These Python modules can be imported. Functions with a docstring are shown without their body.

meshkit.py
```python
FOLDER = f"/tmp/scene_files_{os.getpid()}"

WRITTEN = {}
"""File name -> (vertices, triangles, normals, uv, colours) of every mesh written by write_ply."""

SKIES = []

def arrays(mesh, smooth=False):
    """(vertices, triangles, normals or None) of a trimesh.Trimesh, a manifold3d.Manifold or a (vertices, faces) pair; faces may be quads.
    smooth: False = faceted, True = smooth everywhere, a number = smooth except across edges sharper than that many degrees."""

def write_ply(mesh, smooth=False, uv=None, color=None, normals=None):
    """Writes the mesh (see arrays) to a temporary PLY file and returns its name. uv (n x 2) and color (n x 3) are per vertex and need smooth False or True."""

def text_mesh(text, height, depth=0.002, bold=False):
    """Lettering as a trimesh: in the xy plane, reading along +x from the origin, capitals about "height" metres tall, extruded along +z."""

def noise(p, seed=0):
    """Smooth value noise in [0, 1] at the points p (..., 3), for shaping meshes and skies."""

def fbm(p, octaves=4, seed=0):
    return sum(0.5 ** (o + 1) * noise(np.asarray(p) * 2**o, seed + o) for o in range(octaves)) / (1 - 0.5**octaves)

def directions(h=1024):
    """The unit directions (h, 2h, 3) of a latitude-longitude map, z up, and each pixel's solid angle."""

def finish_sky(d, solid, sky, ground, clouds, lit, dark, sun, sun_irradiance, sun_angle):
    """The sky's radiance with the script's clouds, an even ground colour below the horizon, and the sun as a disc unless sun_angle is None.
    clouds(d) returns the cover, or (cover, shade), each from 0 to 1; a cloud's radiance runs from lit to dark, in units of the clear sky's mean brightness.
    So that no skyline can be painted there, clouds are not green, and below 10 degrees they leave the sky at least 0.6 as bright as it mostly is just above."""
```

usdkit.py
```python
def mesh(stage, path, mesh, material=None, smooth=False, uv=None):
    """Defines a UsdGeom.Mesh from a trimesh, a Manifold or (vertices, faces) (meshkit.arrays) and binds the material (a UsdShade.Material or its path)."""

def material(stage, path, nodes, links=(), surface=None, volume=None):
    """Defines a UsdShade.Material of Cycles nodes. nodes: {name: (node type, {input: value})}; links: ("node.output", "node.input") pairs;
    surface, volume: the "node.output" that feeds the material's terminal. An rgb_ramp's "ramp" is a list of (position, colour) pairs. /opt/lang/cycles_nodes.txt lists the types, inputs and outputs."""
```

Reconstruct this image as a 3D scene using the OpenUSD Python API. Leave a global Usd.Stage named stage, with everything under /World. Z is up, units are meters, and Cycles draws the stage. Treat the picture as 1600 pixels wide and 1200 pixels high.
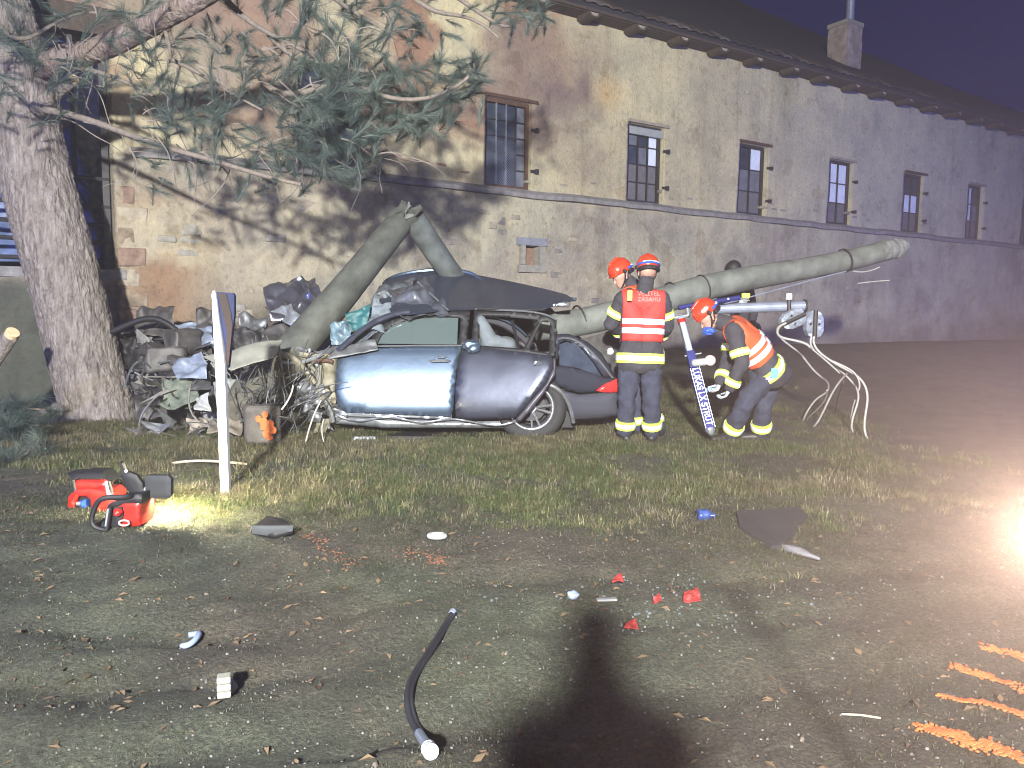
import math, random
import numpy as np, trimesh
import shapely.geometry as sg
import manifold3d as m3
from manifold3d import Manifold
import usdkit, meshkit
from meshkit import fbm, noise
from pxr import Usd, UsdGeom, UsdLux, UsdShade, Sdf, Gf, Vt

stage = Usd.Stage.CreateInMemory()
UsdGeom.SetStageUpAxis(stage, 'Z'); UsdGeom.SetStageMetersPerUnit(stage, 1.0)
UsdGeom.Xform.Define(stage, '/World'); UsdGeom.Scope.Define(stage, '/World/Looks')
V = lambda *a: np.array(a, float)

# ---------------------------------------------------------------- camera
F, EYE = 1202.0, V(0, 0, 1.32)
PITCH, ROLL = math.atan(115 / 1202), math.radians(.6)
FW = V(0, math.cos(PITCH), -math.sin(PITCH)); _r = V(1, 0, 0); _u = np.cross(_r, FW)
RT = _r * math.cos(ROLL) + _u * math.sin(ROLL); UP = -_r * math.sin(ROLL) + _u * math.cos(ROLL)
cam = UsdGeom.Camera.Define(stage, '/World/camera')
cam.CreateHorizontalApertureAttr(36.0); cam.CreateVerticalApertureAttr(27.0); cam.CreateFocalLengthAttr(36 * F / 1600)
cam.CreateClippingRangeAttr((0.05, 2000)); cam.CreateExposureAttr(0.0)
cam.AddTransformOp().Set(Gf.Matrix4d(*RT, 0, *UP, 0, *(-FW), 0, *EYE, 1))

# ---------------------------------------------------------------- sky: late dusk, almost night
SUN_EL, SUN_ROT = 0.03, math.pi
dome = UsdLux.DomeLight.Define(stage, '/World/sky')
sky_m = usdkit.material(stage, '/World/Looks/sky_look', {
    's': ('sky_texture', {'sky_type': 'single_scattering', 'sun_disc': False, 'sun_elevation': SUN_EL, 'sun_rotation': SUN_ROT}),
    'h': ('mix_color', {'blend_type': 'multiply', 'fac': 1.0, 'b': (.05, .09, 1.7), 'use_clamp': False}),
    'b': ('background_shader', {'strength': 0.028})}, [('s.color', 'h.a'), ('h.result', 'b.color')], surface='b.background')
UsdShade.MaterialBindingAPI.Apply(dome.GetPrim()).Bind(sky_m)
dome.GetPrim().SetCustomDataByKey('kind', 'structure'); dome.GetPrim().SetCustomDataByKey('label', 'dark navy night sky above the roof')
dome.GetPrim().SetCustomDataByKey('category', 'sky')
# the one distant light: faint unseen fill added from behind, along the floodlight direction
faint_fill = UsdLux.DistantLight.Define(stage, '/World/faint_fill')
faint_fill.CreateNormalizeAttr(True); faint_fill.CreateIntensityAttr(0.012); faint_fill.CreateAngleAttr(0.5); faint_fill.CreateColorAttr(Gf.Vec3f(.75, .85, 1))

def aim(frm, to):
    z = np.asarray(frm, float) - np.asarray(to, float); z /= np.linalg.norm(z)
    x = np.cross(V(0, 0, 1), z); x /= np.linalg.norm(x); y = np.cross(z, x)
    return Gf.Matrix4d(*x, 0, *y, 0, *z, 0, *np.asarray(frm, float), 1)
faint_fill.AddTransformOp().Set(aim((-1, -7, 5), (0, 8, 0)))
# lamps (their housings are built further down)
FLOOD = V(-.62, -7.0, 4.45); FLOOD_TO = V(-.2, 9.4, 2.9); FLOOD_I = 18800.0
BLUE_L = V(-6.6, 3.6, 2.3); BLUE_R = V(15.0, 11.0, 2.6); BLUE_LI, BLUE_RI = 1100.0, 5200.0
WARM = V(.688, 1.0, 1.04); WARM_I = 18500.0
PANEL_I = 3600.0

# ---------------------------------------------------------------- tools
ray = lambda x, y: FW + RT * (x - 800) / F - UP * (y - 600) / F
def at(x, y, Y):
    d = ray(x, y); return EYE + d * (Y / d[1])
WD = V(.8442, .5361, 0); WD /= np.linalg.norm(WD); WN = V(-WD[1], WD[0], 0); WC = 11.5
def W(t, s, z):                       # wall coordinates: t along the wall, s out of it towards the road, z up
    t, s, z = np.broadcast_arrays(np.asarray(t, float), np.asarray(s, float), np.asarray(z, float))
    return t[..., None] * WD + (WC - s)[..., None] * WN + z[..., None] * V(0, 0, 1)
def wall_tz(x, y, s=0.0):
    d = ray(x, y); k = (WC - s - WN @ EYE) / (WN @ d); P = EYE + d * k
    return P @ WD, P[2]
def sstep(a, b, x):
    t = np.clip((np.asarray(x, float) - a) / (b - a), 0, 1); return t * t * (3 - 2 * t)
def gz(x, y):
    x, y = np.asarray(x, float), np.asarray(y, float)
    z = .65 * sstep(9.5, 17, y) * sstep(-3, 3, x) - .14 * (1 - sstep(2.2, 5.0, y)) - .03 * sstep(2.5, 5, x)
    p = np.stack([x, y, np.zeros_like(x)], -1)
    near = 1 - sstep(25, 60, np.abs(y)) * 1.0
    return z + near * ((fbm(p * .9 + 7, 3, 3) - .5) * .055 + (fbm(p * 5 + 3, 2, 5) - .5) * .035 * (1 - .8 * sstep(5, 8.5, np.hypot(x, y))))
def ground(x, y, lift=0.0):           # where the sight line through a point of the photograph meets the ground
    d = ray(x, y); k = 1.0
    for k in np.arange(1.5, 40, .01):
        P = EYE + d * k
        if P[2] < gz(P[0], P[1]): break
    return V(P[0], P[1], float(gz(P[0], P[1])) + lift)

LOOK = {}
def pm(name, col, rough=.7, metal=0.0, var=.18, scale=9.0, bump=0.0, bscale=60.0, bdist=.01, detail=4, col2=None, vc=None, **kw):
    if name in LOOK: return LOOK[name]
    c = np.array(col, float); a = np.clip(c * (1 - var), 0, 1); b = np.array(col2, float) if col2 is not None else np.clip(c * (1 + var), 0, 1)
    nd = {'g': ('geometry', {}), 'n': ('noise_texture', {'scale': scale, 'detail': detail, 'roughness': .6}),
          'r': ('rgb_ramp', {'ramp': [(.3, tuple(a)), (.7, tuple(b))]}), 'p': ('principled_bsdf', {'roughness': rough, 'metallic': metal, **kw})}
    ln = [('g.position', 'n.vector'), ('n.fac', 'r.fac')]
    if vc:
        nd['v'] = ('attribute', {'attribute': vc}); nd['m'] = ('mix_color', {'blend_type': 'multiply', 'fac': 1.0})
        ln += [('v.color', 'm.a'), ('r.color', 'm.b'), ('m.result', 'p.base_color')]
    else: ln += [('r.color', 'p.base_color')]
    if bump:
        nd['n2'] = ('noise_texture', {'scale': bscale, 'detail': 3, 'roughness': .65}); nd['b'] = ('bump', {'strength': bump, 'distance': bdist})
        ln += [('g.position', 'n2.vector'), ('n2.fac', 'b.height'), ('b.normal', 'p.normal')]
    LOOK[name] = usdkit.material(stage, '/World/Looks/' + name, nd, ln, surface='p.BSDF'); return LOOK[name]

USED = {}
def numbered(parent, name):
    k = (parent, name); i = USED.get(k, 0); USED[k] = i + 1
    return f'{parent}/{name}' if i == 0 else f'{parent}/{name}_{i:03d}'
BASE = {}
def tag(prim, label=None, cat=None, group=None, kind=None):
    for k, v in (('label', label), ('category', cat), ('group', group), ('kind', kind)):
        if v: prim.SetCustomDataByKey(k, v)
def thing(name, label, cat, loc=(0, 0, 0), group=None, kind=None):
    path = numbered('/World', name); x = UsdGeom.Xform.Define(stage, path); x.AddTranslateOp().Set(Gf.Vec3d(*map(float, loc)))
    BASE[path] = np.asarray(loc, float); tag(x.GetPrim(), label, cat, group, kind); return path
def part(parent, name, mesh, mat, smooth=False, label=None, kind=None, color=None):
    path = numbered(parent, name); b = BASE.get(parent, np.zeros(3)); BASE[path] = b
    v, f, _ = meshkit.arrays(mesh)
    g = usdkit.mesh(stage, path, trimesh.Trimesh(v - b, f, process=False), mat, smooth)
    if color is not None: UsdGeom.PrimvarsAPI(g).CreatePrimvar('tint', Sdf.ValueTypeNames.Color3fArray, 'vertex').Set(Vt.Vec3fArray.FromNumpy(np.asarray(color, np.float32)))
    tag(g.GetPrim(), label, kind=kind); return path
def single(name, mesh, mat, label, cat, smooth=False, group=None, kind=None, color=None):
    path = numbered('/World', name); v, f, _ = meshkit.arrays(mesh)
    g = usdkit.mesh(stage, path, trimesh.Trimesh(v, f, process=False), mat, smooth)
    if color is not None: UsdGeom.PrimvarsAPI(g).CreatePrimvar('tint', Sdf.ValueTypeNames.Color3fArray, 'vertex').Set(Vt.Vec3fArray.FromNumpy(np.asarray(color, np.float32)))
    tag(g.GetPrim(), label, cat, group, kind); return path

cat_ = trimesh.util.concatenate
def smooth_path(P, n=8, R=None):
    P = np.asarray(P, float)
    if len(P) < 3: 
        s = np.linspace(0, 1, n)[:, None]; Q = P[0] * (1 - s) + P[1] * s
        return (Q, np.interp(np.linspace(0, 1, n), [0, 1], R)) if R is not None else Q
    from scipy.interpolate import CubicSpline
    u = np.concatenate([[0], np.cumsum(np.linalg.norm(np.diff(P, axis=0), axis=1) ** .7)]); s = np.linspace(0, u[-1], n * (len(P) - 1) + 1)
    Q = CubicSpline(u, P)(s)
    return (Q, np.interp(s, u, R)) if R is not None else Q
def tube(P, r, sides=8, caps=True, rough=0.0, seed=0):
    P = np.asarray(P, float); r = np.broadcast_to(np.asarray(r, float), (len(P),))
    t = np.gradient(P, axis=0); t /= np.linalg.norm(t, axis=1, keepdims=True) + 1e-12
    a = np.cross(t[0], V(0, 0, 1) if abs(t[0][2]) < .9 else V(1, 0, 0)); A = []
    for k in t:
        a = a - k * (a @ k); a /= np.linalg.norm(a) + 1e-12; A.append(a)
    A = np.array(A); B = np.cross(t, A); g = np.arange(sides) * 2 * np.pi / sides
    v = P[:, None] + r[:, None, None] * (np.cos(g)[None, :, None] * A[:, None] + np.sin(g)[None, :, None] * B[:, None])
    i, j = np.meshgrid(np.arange(len(P) - 1), np.arange(sides), indexing='ij')
    q = np.stack([i * sides + j, i * sides + (j + 1) % sides, (i + 1) * sides + (j + 1) % sides, (i + 1) * sides + j], -1).reshape(-1, 4)
    f = np.vstack([q[:, [0, 1, 2]], q[:, [0, 2, 3]]]); v = v.reshape(-1, 3)
    if caps:
        n = len(v); v = np.vstack([v, P[0], P[-1]]); k = np.arange(sides); e = n - sides
        f = np.vstack([f, np.stack([np.full(sides, n), (k + 1) % sides, k], 1), np.stack([np.full(sides, n + 1), e + k, e + (k + 1) % sides], 1)])
    return trimesh.Trimesh(v, f, process=False)
def rod(a, b, r, sides=10): return tube([a, (np.asarray(a) + np.asarray(b)) / 2, b], r, sides)
def box(c, e, R=None):
    m = trimesh.creation.box(e)
    if R is not None: m.vertices = m.vertices @ np.asarray(R).T
    m.apply_translation(c); return m
def rbox(c, e, r=.01, R=None):        # rounded box
    h = np.asarray(e, float) / 2 - r
    m = Manifold.batch_hull([Manifold.sphere(r, 10).translate([sx * h[0], sy * h[1], sz * h[2]]) for sx in (-1, 1) for sy in (-1, 1) for sz in (-1, 1)])
    v, f, _ = meshkit.arrays(m)
    if R is not None: v = v @ np.asarray(R).T
    return trimesh.Trimesh(v + np.asarray(c, float), f, process=False)
def rotz(a): return np.array([[math.cos(a), -math.sin(a), 0], [math.sin(a), math.cos(a), 0], [0, 0, 1.]])
def frame_of(x, z):                   # columns: x, y, z axes
    x = np.asarray(x, float) / np.linalg.norm(x); y = np.cross(z, x); y /= np.linalg.norm(y); return np.stack([x, y, np.cross(x, y)], 1)
def wbox(t0, t1, s0, s1, z0, z1):     # box in wall coordinates
    return box(W((t0 + t1) / 2, (s0 + s1) / 2, (z0 + z1) / 2), [abs(t1 - t0), abs(s1 - s0), abs(z1 - z0)], np.stack([WD, WN, V(0, 0, 1)], 1))
def slab(v, f, n, th):                # gives a sheet (vertices, triangles) a thickness along n
    e = np.sort(np.vstack([f[:, [0, 1]], f[:, [1, 2]], f[:, [2, 0]]]), 1); o = np.vstack([f[:, [0, 1]], f[:, [1, 2]], f[:, [2, 0]]])
    _, inv, cnt = np.unique(e, axis=0, return_inverse=True, return_counts=True); o = o[cnt[inv.ravel()] == 1]; k = len(v)
    return trimesh.Trimesh(np.vstack([v, v + np.asarray(n) * th]), np.vstack([f, f[:, ::-1] + k, np.stack([o[:, 1], o[:, 0], o[:, 0] + k], 1), np.stack([o[:, 1], o[:, 0] + k, o[:, 1] + k], 1)]), process=False)
from scipy.spatial import Delaunay
def flat(poly, edge):                 # polygon -> even triangles
    P = []
    for rg_ in [poly.exterior, *poly.interiors]:
        rs_ = rg_.segmentize(edge * .55); P += list(rs_.coords)[:-1]
    x0, y0, x1, y1 = poly.bounds; X, Y = np.meshgrid(np.arange(x0, x1, edge), np.arange(y0, y1, edge * .866)); X[1::2] += edge / 2
    inner = poly.buffer(-edge * .45); import shapely
    q = np.c_[X.ravel(), Y.ravel()]; P += [tuple(p_) for p_ in q[shapely.contains_xy(inner, q[:, 0], q[:, 1])]]
    P = np.unique(np.round(np.array(P), 6), axis=0); f = Delaunay(P).simplices; c = P[f].mean(1)
    a = P[f]; ar = np.abs((a[:, 1, 0] - a[:, 0, 0]) * (a[:, 2, 1] - a[:, 0, 1]) - (a[:, 2, 0] - a[:, 0, 0]) * (a[:, 1, 1] - a[:, 0, 1]))
    f = f[shapely.contains_xy(poly, c[:, 0], c[:, 1]) & (ar > 1e-9)]; a = P[f]
    ar = (a[:, 1, 0] - a[:, 0, 0]) * (a[:, 2, 1] - a[:, 0, 1]) - (a[:, 2, 0] - a[:, 0, 0]) * (a[:, 1, 1] - a[:, 0, 1]); f[ar < 0] = f[ar < 0][:, ::-1]
    return P, f
def panel(pts, Y, th=.025, edge=14, holes=(), lip=.02, lipw=5, dent=0.0, seed=1, dscale=.02):
    """A body panel: its outline where it stands at depth Y (a number, or a function of the outline's plane), rounded edges, real thickness."""
    p = sg.Polygon(pts, holes); v, f = flat(p, edge)
    d = np.array([p.boundary.distance(sg.Point(q)) for q in v]); Yf = Y if callable(Y) else (lambda a, b: Y)
    nz = (fbm(np.c_[v * dscale, np.zeros(len(v))], 3, seed) - .5) * 2 * dent
    P = np.array([at(a, b, Yf(a, b) + lip * max(0, 1 - k / lipw) ** 2 + z) for (a, b), k, z in zip(v, d, nz)])
    n = np.cross(P[f[:, 1]] - P[f[:, 0]], P[f[:, 2]] - P[f[:, 0]]).sum(0)
    if n[1] > 0: f = f[:, ::-1]
    return slab(P, f, V(0, 1, 0), th)
def crumple(c, nx=22, ny=16, amp=.08, seed=1, th=.006, freq=3.0):
    """A torn, folded sheet: corners c (four points), creased by ridged noise."""
    u, w = np.meshgrid(np.linspace(0, 1, nx), np.linspace(0, 1, ny), indexing='ij'); c = np.asarray(c, float)
    P = ((1 - u) * (1 - w))[..., None] * c[0] + (u * (1 - w))[..., None] * c[1] + (u * w)[..., None] * c[2] + ((1 - u) * w)[..., None] * c[3]
    n = np.cross(c[1] - c[0], c[3] - c[0]); n /= np.linalg.norm(n)
    q = P.reshape(-1, 3)
    h = (1 - np.abs(fbm(q * freq + seed * 3.1, 3, seed) * 2 - 1) * 2.2) + (noise(q * freq * 2.7, seed + 9) - .5) * .5
    s = np.stack([fbm(q * freq * .9 + 11 + k, 2, seed + k) - .5 for k in range(3)], 1)
    q = q + n * (h * amp)[:, None] + s * amp * 1.5
    i, j = np.meshgrid(np.arange(nx - 1), np.arange(ny - 1), indexing='ij'); a = (i * ny + j).ravel()
    f = np.vstack([np.stack([a, a + ny, a + ny + 1], 1), np.stack([a, a + ny + 1, a + 1], 1)])
    return slab(q, f, n, th)
def rough(m, amp, freq, seed=0, octv=3):
    v0, f0, _ = meshkit.arrays(m); m = trimesh.Trimesh(v0, f0, process=False); v, f, n = meshkit.arrays(m, True); return trimesh.Trimesh(v + n * ((fbm(v * freq + seed * 1.7, octv, seed) - .5) * 2 * amp)[:, None], f, process=False)
def rock(c, e, seed, sub=2):
    m = trimesh.creation.icosphere(sub); v = m.vertices; v = v * (1 + (noise(v * 1.6 + seed * 5, seed) - .5) * .7 + (noise(v * 4 + seed, seed) - .5) * .2)[:, None]
    return trimesh.Trimesh(v * np.asarray(e) / 2 @ rotz(seed * 1.3).T + np.asarray(c), m.faces, process=False)
def hull(pairs): return Manifold.batch_boolean([Manifold.batch_hull([Manifold.sphere(ra, 20).translate(list(map(float, a))), Manifold.sphere(rb, 20).translate(list(map(float, b)))]) for a, ra, b, rb in pairs], m3.OpType.Add)
def soft(m, length=.03, it=8, wr=0.0, seed=0, fr=16):
    v, f, _ = meshkit.arrays(m.refine_to_length(length)); t = trimesh.Trimesh(v, f, process=True); t.merge_vertices()
    trimesh.smoothing.filter_taubin(t, .5, .53, iterations=it)
    return rough(t, wr, fr, seed) if wr else t

# ---------------------------------------------------------------- materials
PLASTER = usdkit.material(stage, '/World/Looks/plaster', {
    'g': ('geometry', {}), 'v': ('attribute', {'attribute': 'tint'}),
    'n1': ('noise_texture', {'scale': 1.1, 'detail': 6, 'roughness': .65}), 'r1': ('rgb_ramp', {'ramp': [(.3, (.72, .70, .70)), (.5, (.98, .95, .88)), (.72, (1.18, 1.1, .93))]}),
    'n2': ('noise_texture', {'scale': 14, 'detail': 5, 'roughness': .7}), 'r2': ('rgb_ramp', {'ramp': [(.30, (.55, .52, .50)), (.46, (.95, .94, .92)), (.7, (1.1, 1.1, 1.1))]}),
    'm1': ('mix_color', {'blend_type': 'multiply', 'fac': 1.0, 'use_clamp': False}), 'm2': ('mix_color', {'blend_type': 'multiply', 'fac': .75, 'use_clamp': False}),
    'n3': ('noise_texture', {'scale': 24, 'detail': 5, 'roughness': .75}), 'b': ('bump', {'strength': .85, 'distance': .035}),
    'n5': ('noise_texture', {'scale': 2.1, 'detail': 9, 'roughness': .62}), 'r5': ('rgb_ramp', {'ramp': [(.30, (1.12, 1.1, 1.06)), (.385, (1.1, 1.08, 1.04)), (.395, (1, 1, 1)), (.585, (1, 1, 1)), (.597, (.86, .83, .80)), (1, (.70, .66, .63))]}), 'm5': ('mix_color', {'blend_type': 'multiply', 'fac': 1.0, 'use_clamp': False}),
    'mp': ('mapping', {'scale': (3.2, 3.2, .22)}), 'n6': ('noise_texture', {'scale': 1.6, 'detail': 6, 'roughness': .6}), 'r6': ('rgb_ramp', {'ramp': [(.34, (.66, .64, .60)), (.47, (1, 1, 1)), (1, (1.05, 1.05, 1.03))]}), 'm6': ('mix_color', {'blend_type': 'multiply', 'fac': .42, 'use_clamp': False}),
    'p': ('principled_bsdf', {'roughness': .92})},
    [('m2.result', 'm5.a'), ('g.position', 'n5.vector'), ('n5.fac', 'r5.fac'), ('r5.color', 'm5.b'), ('m5.result', 'm6.a'), ('g.position', 'mp.vector'), ('mp.vector', 'n6.vector'), ('n6.fac', 'r6.fac'), ('r6.color', 'm6.b'), ('m6.result', 'p.base_color'), ('g.position', 'n1.vector'), ('g.position', 'n2.vector'), ('g.position', 'n3.vector'), ('n1.fac', 'r1.fac'), ('n2.fac', 'r2.fac'), ('v.color', 'm1.a'), ('r1.color', 'm1.b'),
     ('m1.result', 'm2.a'), ('r2.color', 'm2.b'), ('n3.fac', 'b.height'), ('b.normal', 'p.normal')], surface='p.BSDF')
SOIL = usdkit.material(stage, '/World/Looks/soil', {
    'g': ('geometry', {}), 'v': ('attribute', {'attribute': 'tint'}),
    'n1': ('noise_texture', {'scale': 2.3, 'detail': 7, 'roughness': .7}), 'r1': ('rgb_ramp', {'ramp': [(.28, (.5, .5, .48)), (.5, (1, 1, 1)), (.75, (1.5, 1.42, 1.25))]}),
    'vo': ('voronoi_texture', {'scale': 55, 'randomness': 1.0}), 'r2': ('rgb_ramp', {'ramp': [(.0, (2.6, 2.6, 2.5)), (.1, (1.5, 1.5, 1.45)), (.22, (1, 1, 1)), (1, (.8, .8, .8))]}),
    'w': ('noise_texture', {'scale': 9, 'detail': 2}), 'wr': ('rgb_ramp', {'ramp': [(.42, (0, 0, 0)), (.62, (1, 1, 1))]}),
    'm1': ('mix_color', {'blend_type': 'multiply', 'fac': 1.0, 'use_clamp': False}), 'm2': ('mix_color', {'blend_type': 'multiply', 'use_clamp': False}),
    'n3': ('noise_texture', {'scale': 45, 'detail': 5, 'roughness': .75}), 'b': ('bump', {'strength': 1.0, 'distance': .03}),
    'n4': ('noise_texture', {'scale': 62, 'detail': 6, 'roughness': .8}), 'r4': ('rgb_ramp', {'ramp': [(.30, (.25, .25, .24)), (.48, (.9, .9, .88)), (.66, (2.0, 1.95, 1.8))]}), 'm4': ('mix_color', {'blend_type': 'multiply', 'fac': 1.0, 'use_clamp': False}),
    'p': ('principled_bsdf', {'roughness': .85})},
    [('g.position', 'n1.vector'), ('g.position', 'vo.vector'), ('g.position', 'w.vector'), ('g.position', 'n3.vector'), ('n1.fac', 'r1.fac'), ('vo.distance', 'r2.fac'), ('w.fac', 'wr.fac'),
     ('v.color', 'm1.a'), ('r1.color', 'm1.b'), ('m1.result', 'm2.a'), ('r2.color', 'm2.b'), ('wr.color', 'm2.fac'), ('m2.result', 'm4.a'), ('g.position', 'n4.vector'), ('n4.fac', 'r4.fac'), ('r4.color', 'm4.b'), ('m4.result', 'p.base_color'), ('n3.fac', 'b.height'), ('b.normal', 'p.normal')], surface='p.BSDF')
DARKMETAL = pm('dark_metal', (.035, .032, .035), .55, .3)
RUST = pm('rusty_steel', (.09, .05, .035), .7, .2, .35, 20)
ROOFM = pm('roof_tile', (.022, .022, .026), .85, 0, .35, 6, .5, 30)
EAVE = pm('eave_wood', (.055, .04, .032), .8, 0, .4, 18)
CLAYL = pm('pale_clay', (.27, .235, .195), .85, 0, .25, 10)
GLASSD = pm('dirty_glass', (.035, .045, .07), .25, 0, .4, 5)
GLASSG = pm('grey_glass', (.13, .14, .17), .35, 0, .3, 6)
BOARD = pm('grey_board', (.12, .115, .13), .8, 0, .25, 12)
PAPER = pm('white_sheet', (.62, .68, .80), .6, 0, .1, 8)
STONE = pm('grey_stone', (.26, .245, .215), .9, 0, .25, 14, .6, 50)
SLATE = pm('slate_ledge', (.20, .19, .19), .85, 0, .3, 9, .5, 40)
BRICKM = pm('old_brick', (.235, .15, .115), .9, 0, .3, 14, .6, 60)
CONCRETE = pm('pole_concrete', (.062, .066, .057), .85, 0, .42, 5, .6, 45)
CONCW = pm('worn_concrete', (.16, .17, .165), .8, 0, .25, 9, .5, 50)
def bark_look(name, a, b, c, rot):
    return usdkit.material(stage, '/World/Looks/' + name, {'g': ('geometry', {}), 'mp': ('mapping', {'rotation': rot, 'scale': (1, 1, .22)}),
        'n': ('noise_texture', {'scale': 21, 'detail': 6, 'roughness': .7, 'distortion': .6}), 'r': ('rgb_ramp', {'ramp': [(.30, a), (.47, b), (.68, c)]}), 'p': ('principled_bsdf', {'roughness': .95}),
        'vo': ('voronoi_texture', {'scale': 17, 'feature': 'distance_to_edge'}), 'n2': ('noise_texture', {'scale': 30, 'detail': 5, 'roughness': .7}), 'ad': ('math', {'math_type': 'multiply_add', 'value2': .8}), 'b': ('bump', {'strength': 1.0, 'distance': .05})},
        [('g.position', 'mp.vector'), ('mp.vector', 'n.vector'), ('mp.vector', 'vo.vector'), ('mp.vector', 'n2.vector'), ('n.fac', 'r.fac'), ('r.color', 'p.base_color'), ('vo.distance', 'ad.value1'), ('n2.fac', 'ad.value3'), ('ad.value', 'b.height'), ('b.normal', 'p.normal')], surface='p.BSDF')
BARK = bark_look('bark', (.08, .066, .058), (.205, .175, .158), (.34, .30, .275), (0, -.24, 0))
BARKR = bark_look('red_bark', (.08, .058, .048), (.18, .135, .115), (.30, .25, .22), (0, 1.1, 0))
TWIG = pm('twig_bark', (.15, .125, .105), .9, 0, .3, 25)
CUTWOOD = pm('cut_wood', (.55, .42, .25), .8, 0, .2, 30)
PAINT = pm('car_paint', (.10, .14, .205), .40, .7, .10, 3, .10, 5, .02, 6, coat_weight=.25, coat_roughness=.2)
PAINTD = pm('car_paint_shaded', (.055, .062, .09), .42, .6, .14, 3, .10, 5, .02, 6, coat_weight=.25, coat_roughness=.2)  # same car paint, darkened: shade of the angled rear panels painted in
ROOFP = pm('car_roof_paint', (.036, .046, .072), .48, .3, .08, 3, coat_weight=.15)
HOODP = pm('hood_paint', (.16, .16, .2), .22, .75, .12, 4, coat_weight=.6)
BLACKP = pm('black_plastic', (.009, .009, .011), .62, 0, .2, 8)
CHROME = pm('bright_trim', (.75, .78, .84), .22, .9, .05, 5)
ALU = pm('scuffed_alloy', (.30, .32, .34), .45, .6, .25, 14)
RUBBER = pm('tyre_rubber', (.022, .022, .024), .8, 0, .2, 20)
PRIMER = pm('raw_body_metal', (.17, .155, .11), .6, .25, .35, 12)
GREYMET = pm('grey_body_metal', (.13, .135, .14), .5, .4, .35, 12)
FABRIC = pm('airbag_cloth', (.13, .155, .18), .8, 0, .15, 12)
TEAL = pm('teal_plastic', (.016, .085, .09), .55, 0, .3, 10)
SEAT = pm('seat_cloth', (.12, .14, .155), .85, 0, .15, 12)
REDLENS = pm('tail_lens', (.62, .03, .03), .2, 0, .1, 5, coat_weight=.5)
WHITEP = pm('white_plastic', (.28, .29, .29), .55, 0, .12, 9)
WHITEPOST = pm('white_post_paint', (.55, .56, .55), .5, 0, .05, 6)
REFL_BLUE = pm('blue_sheet', (.006, .012, .055), .8, 0, .15, 6)
REFL_BROWN = pm('brown_sheet', (.022, .011, .010), .8, 0, .2, 6)
RED = pm('red_plastic', (.34, .018, .013), .38, 0, .1, 7)
BLUEP = pm('blue_plastic', (.03, .09, .42), .35, 0, .2, 9)
CLOTH = pm('dark_work_cloth', (.030, .035, .060), .9, 0, .25, 12, .5, 120, .006)
JACKET = pm('dark_jacket_cloth', (.034, .033, .042), .9, 0, .25, 12, .5, 120, .006)
VESTR = pm('red_vest', (.50, .035, .028), .75, 0, .08, 8)
VESTO = pm('orange_vest', (.55, .085, .024), .75, 0, .08, 8)
BANDW = pm('silver_band', (.62, .66, .68), .5, 0, .08, 30)
BANDY = pm('lime_band', (.52, .64, .09), .6, 0, .06, 20)
HELM = pm('red_helmet', (.55, .040, .014), .28, 0, .06, 6, coat_weight=.5)
SKIN = pm('skin', (.36, .21, .16), .55, 0, .1, 12)
GLOVE = pm('work_glove', (.34, .36, .38), .85, 0, .3, 20)
BOOT = pm('black_boot', (.02, .02, .022), .5, 0, .2, 10)
STRUTB = pm('strut_blue', (.025, .03, .16), .35, .2, .08, 8)
LETTER = pm('white_letter', (.85, .86, .88), .6, 0, .03, 8)
WIRE = pm('white_cable', (.36, .35, .33), .5, 0, .12, 14)
WIREG = pm('grey_wire', (.10, .102, .106), .5, .3, .3, 14)
GALV = pm('galvanised_steel', (.36, .40, .52), .4, .5, .15, 8)
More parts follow.
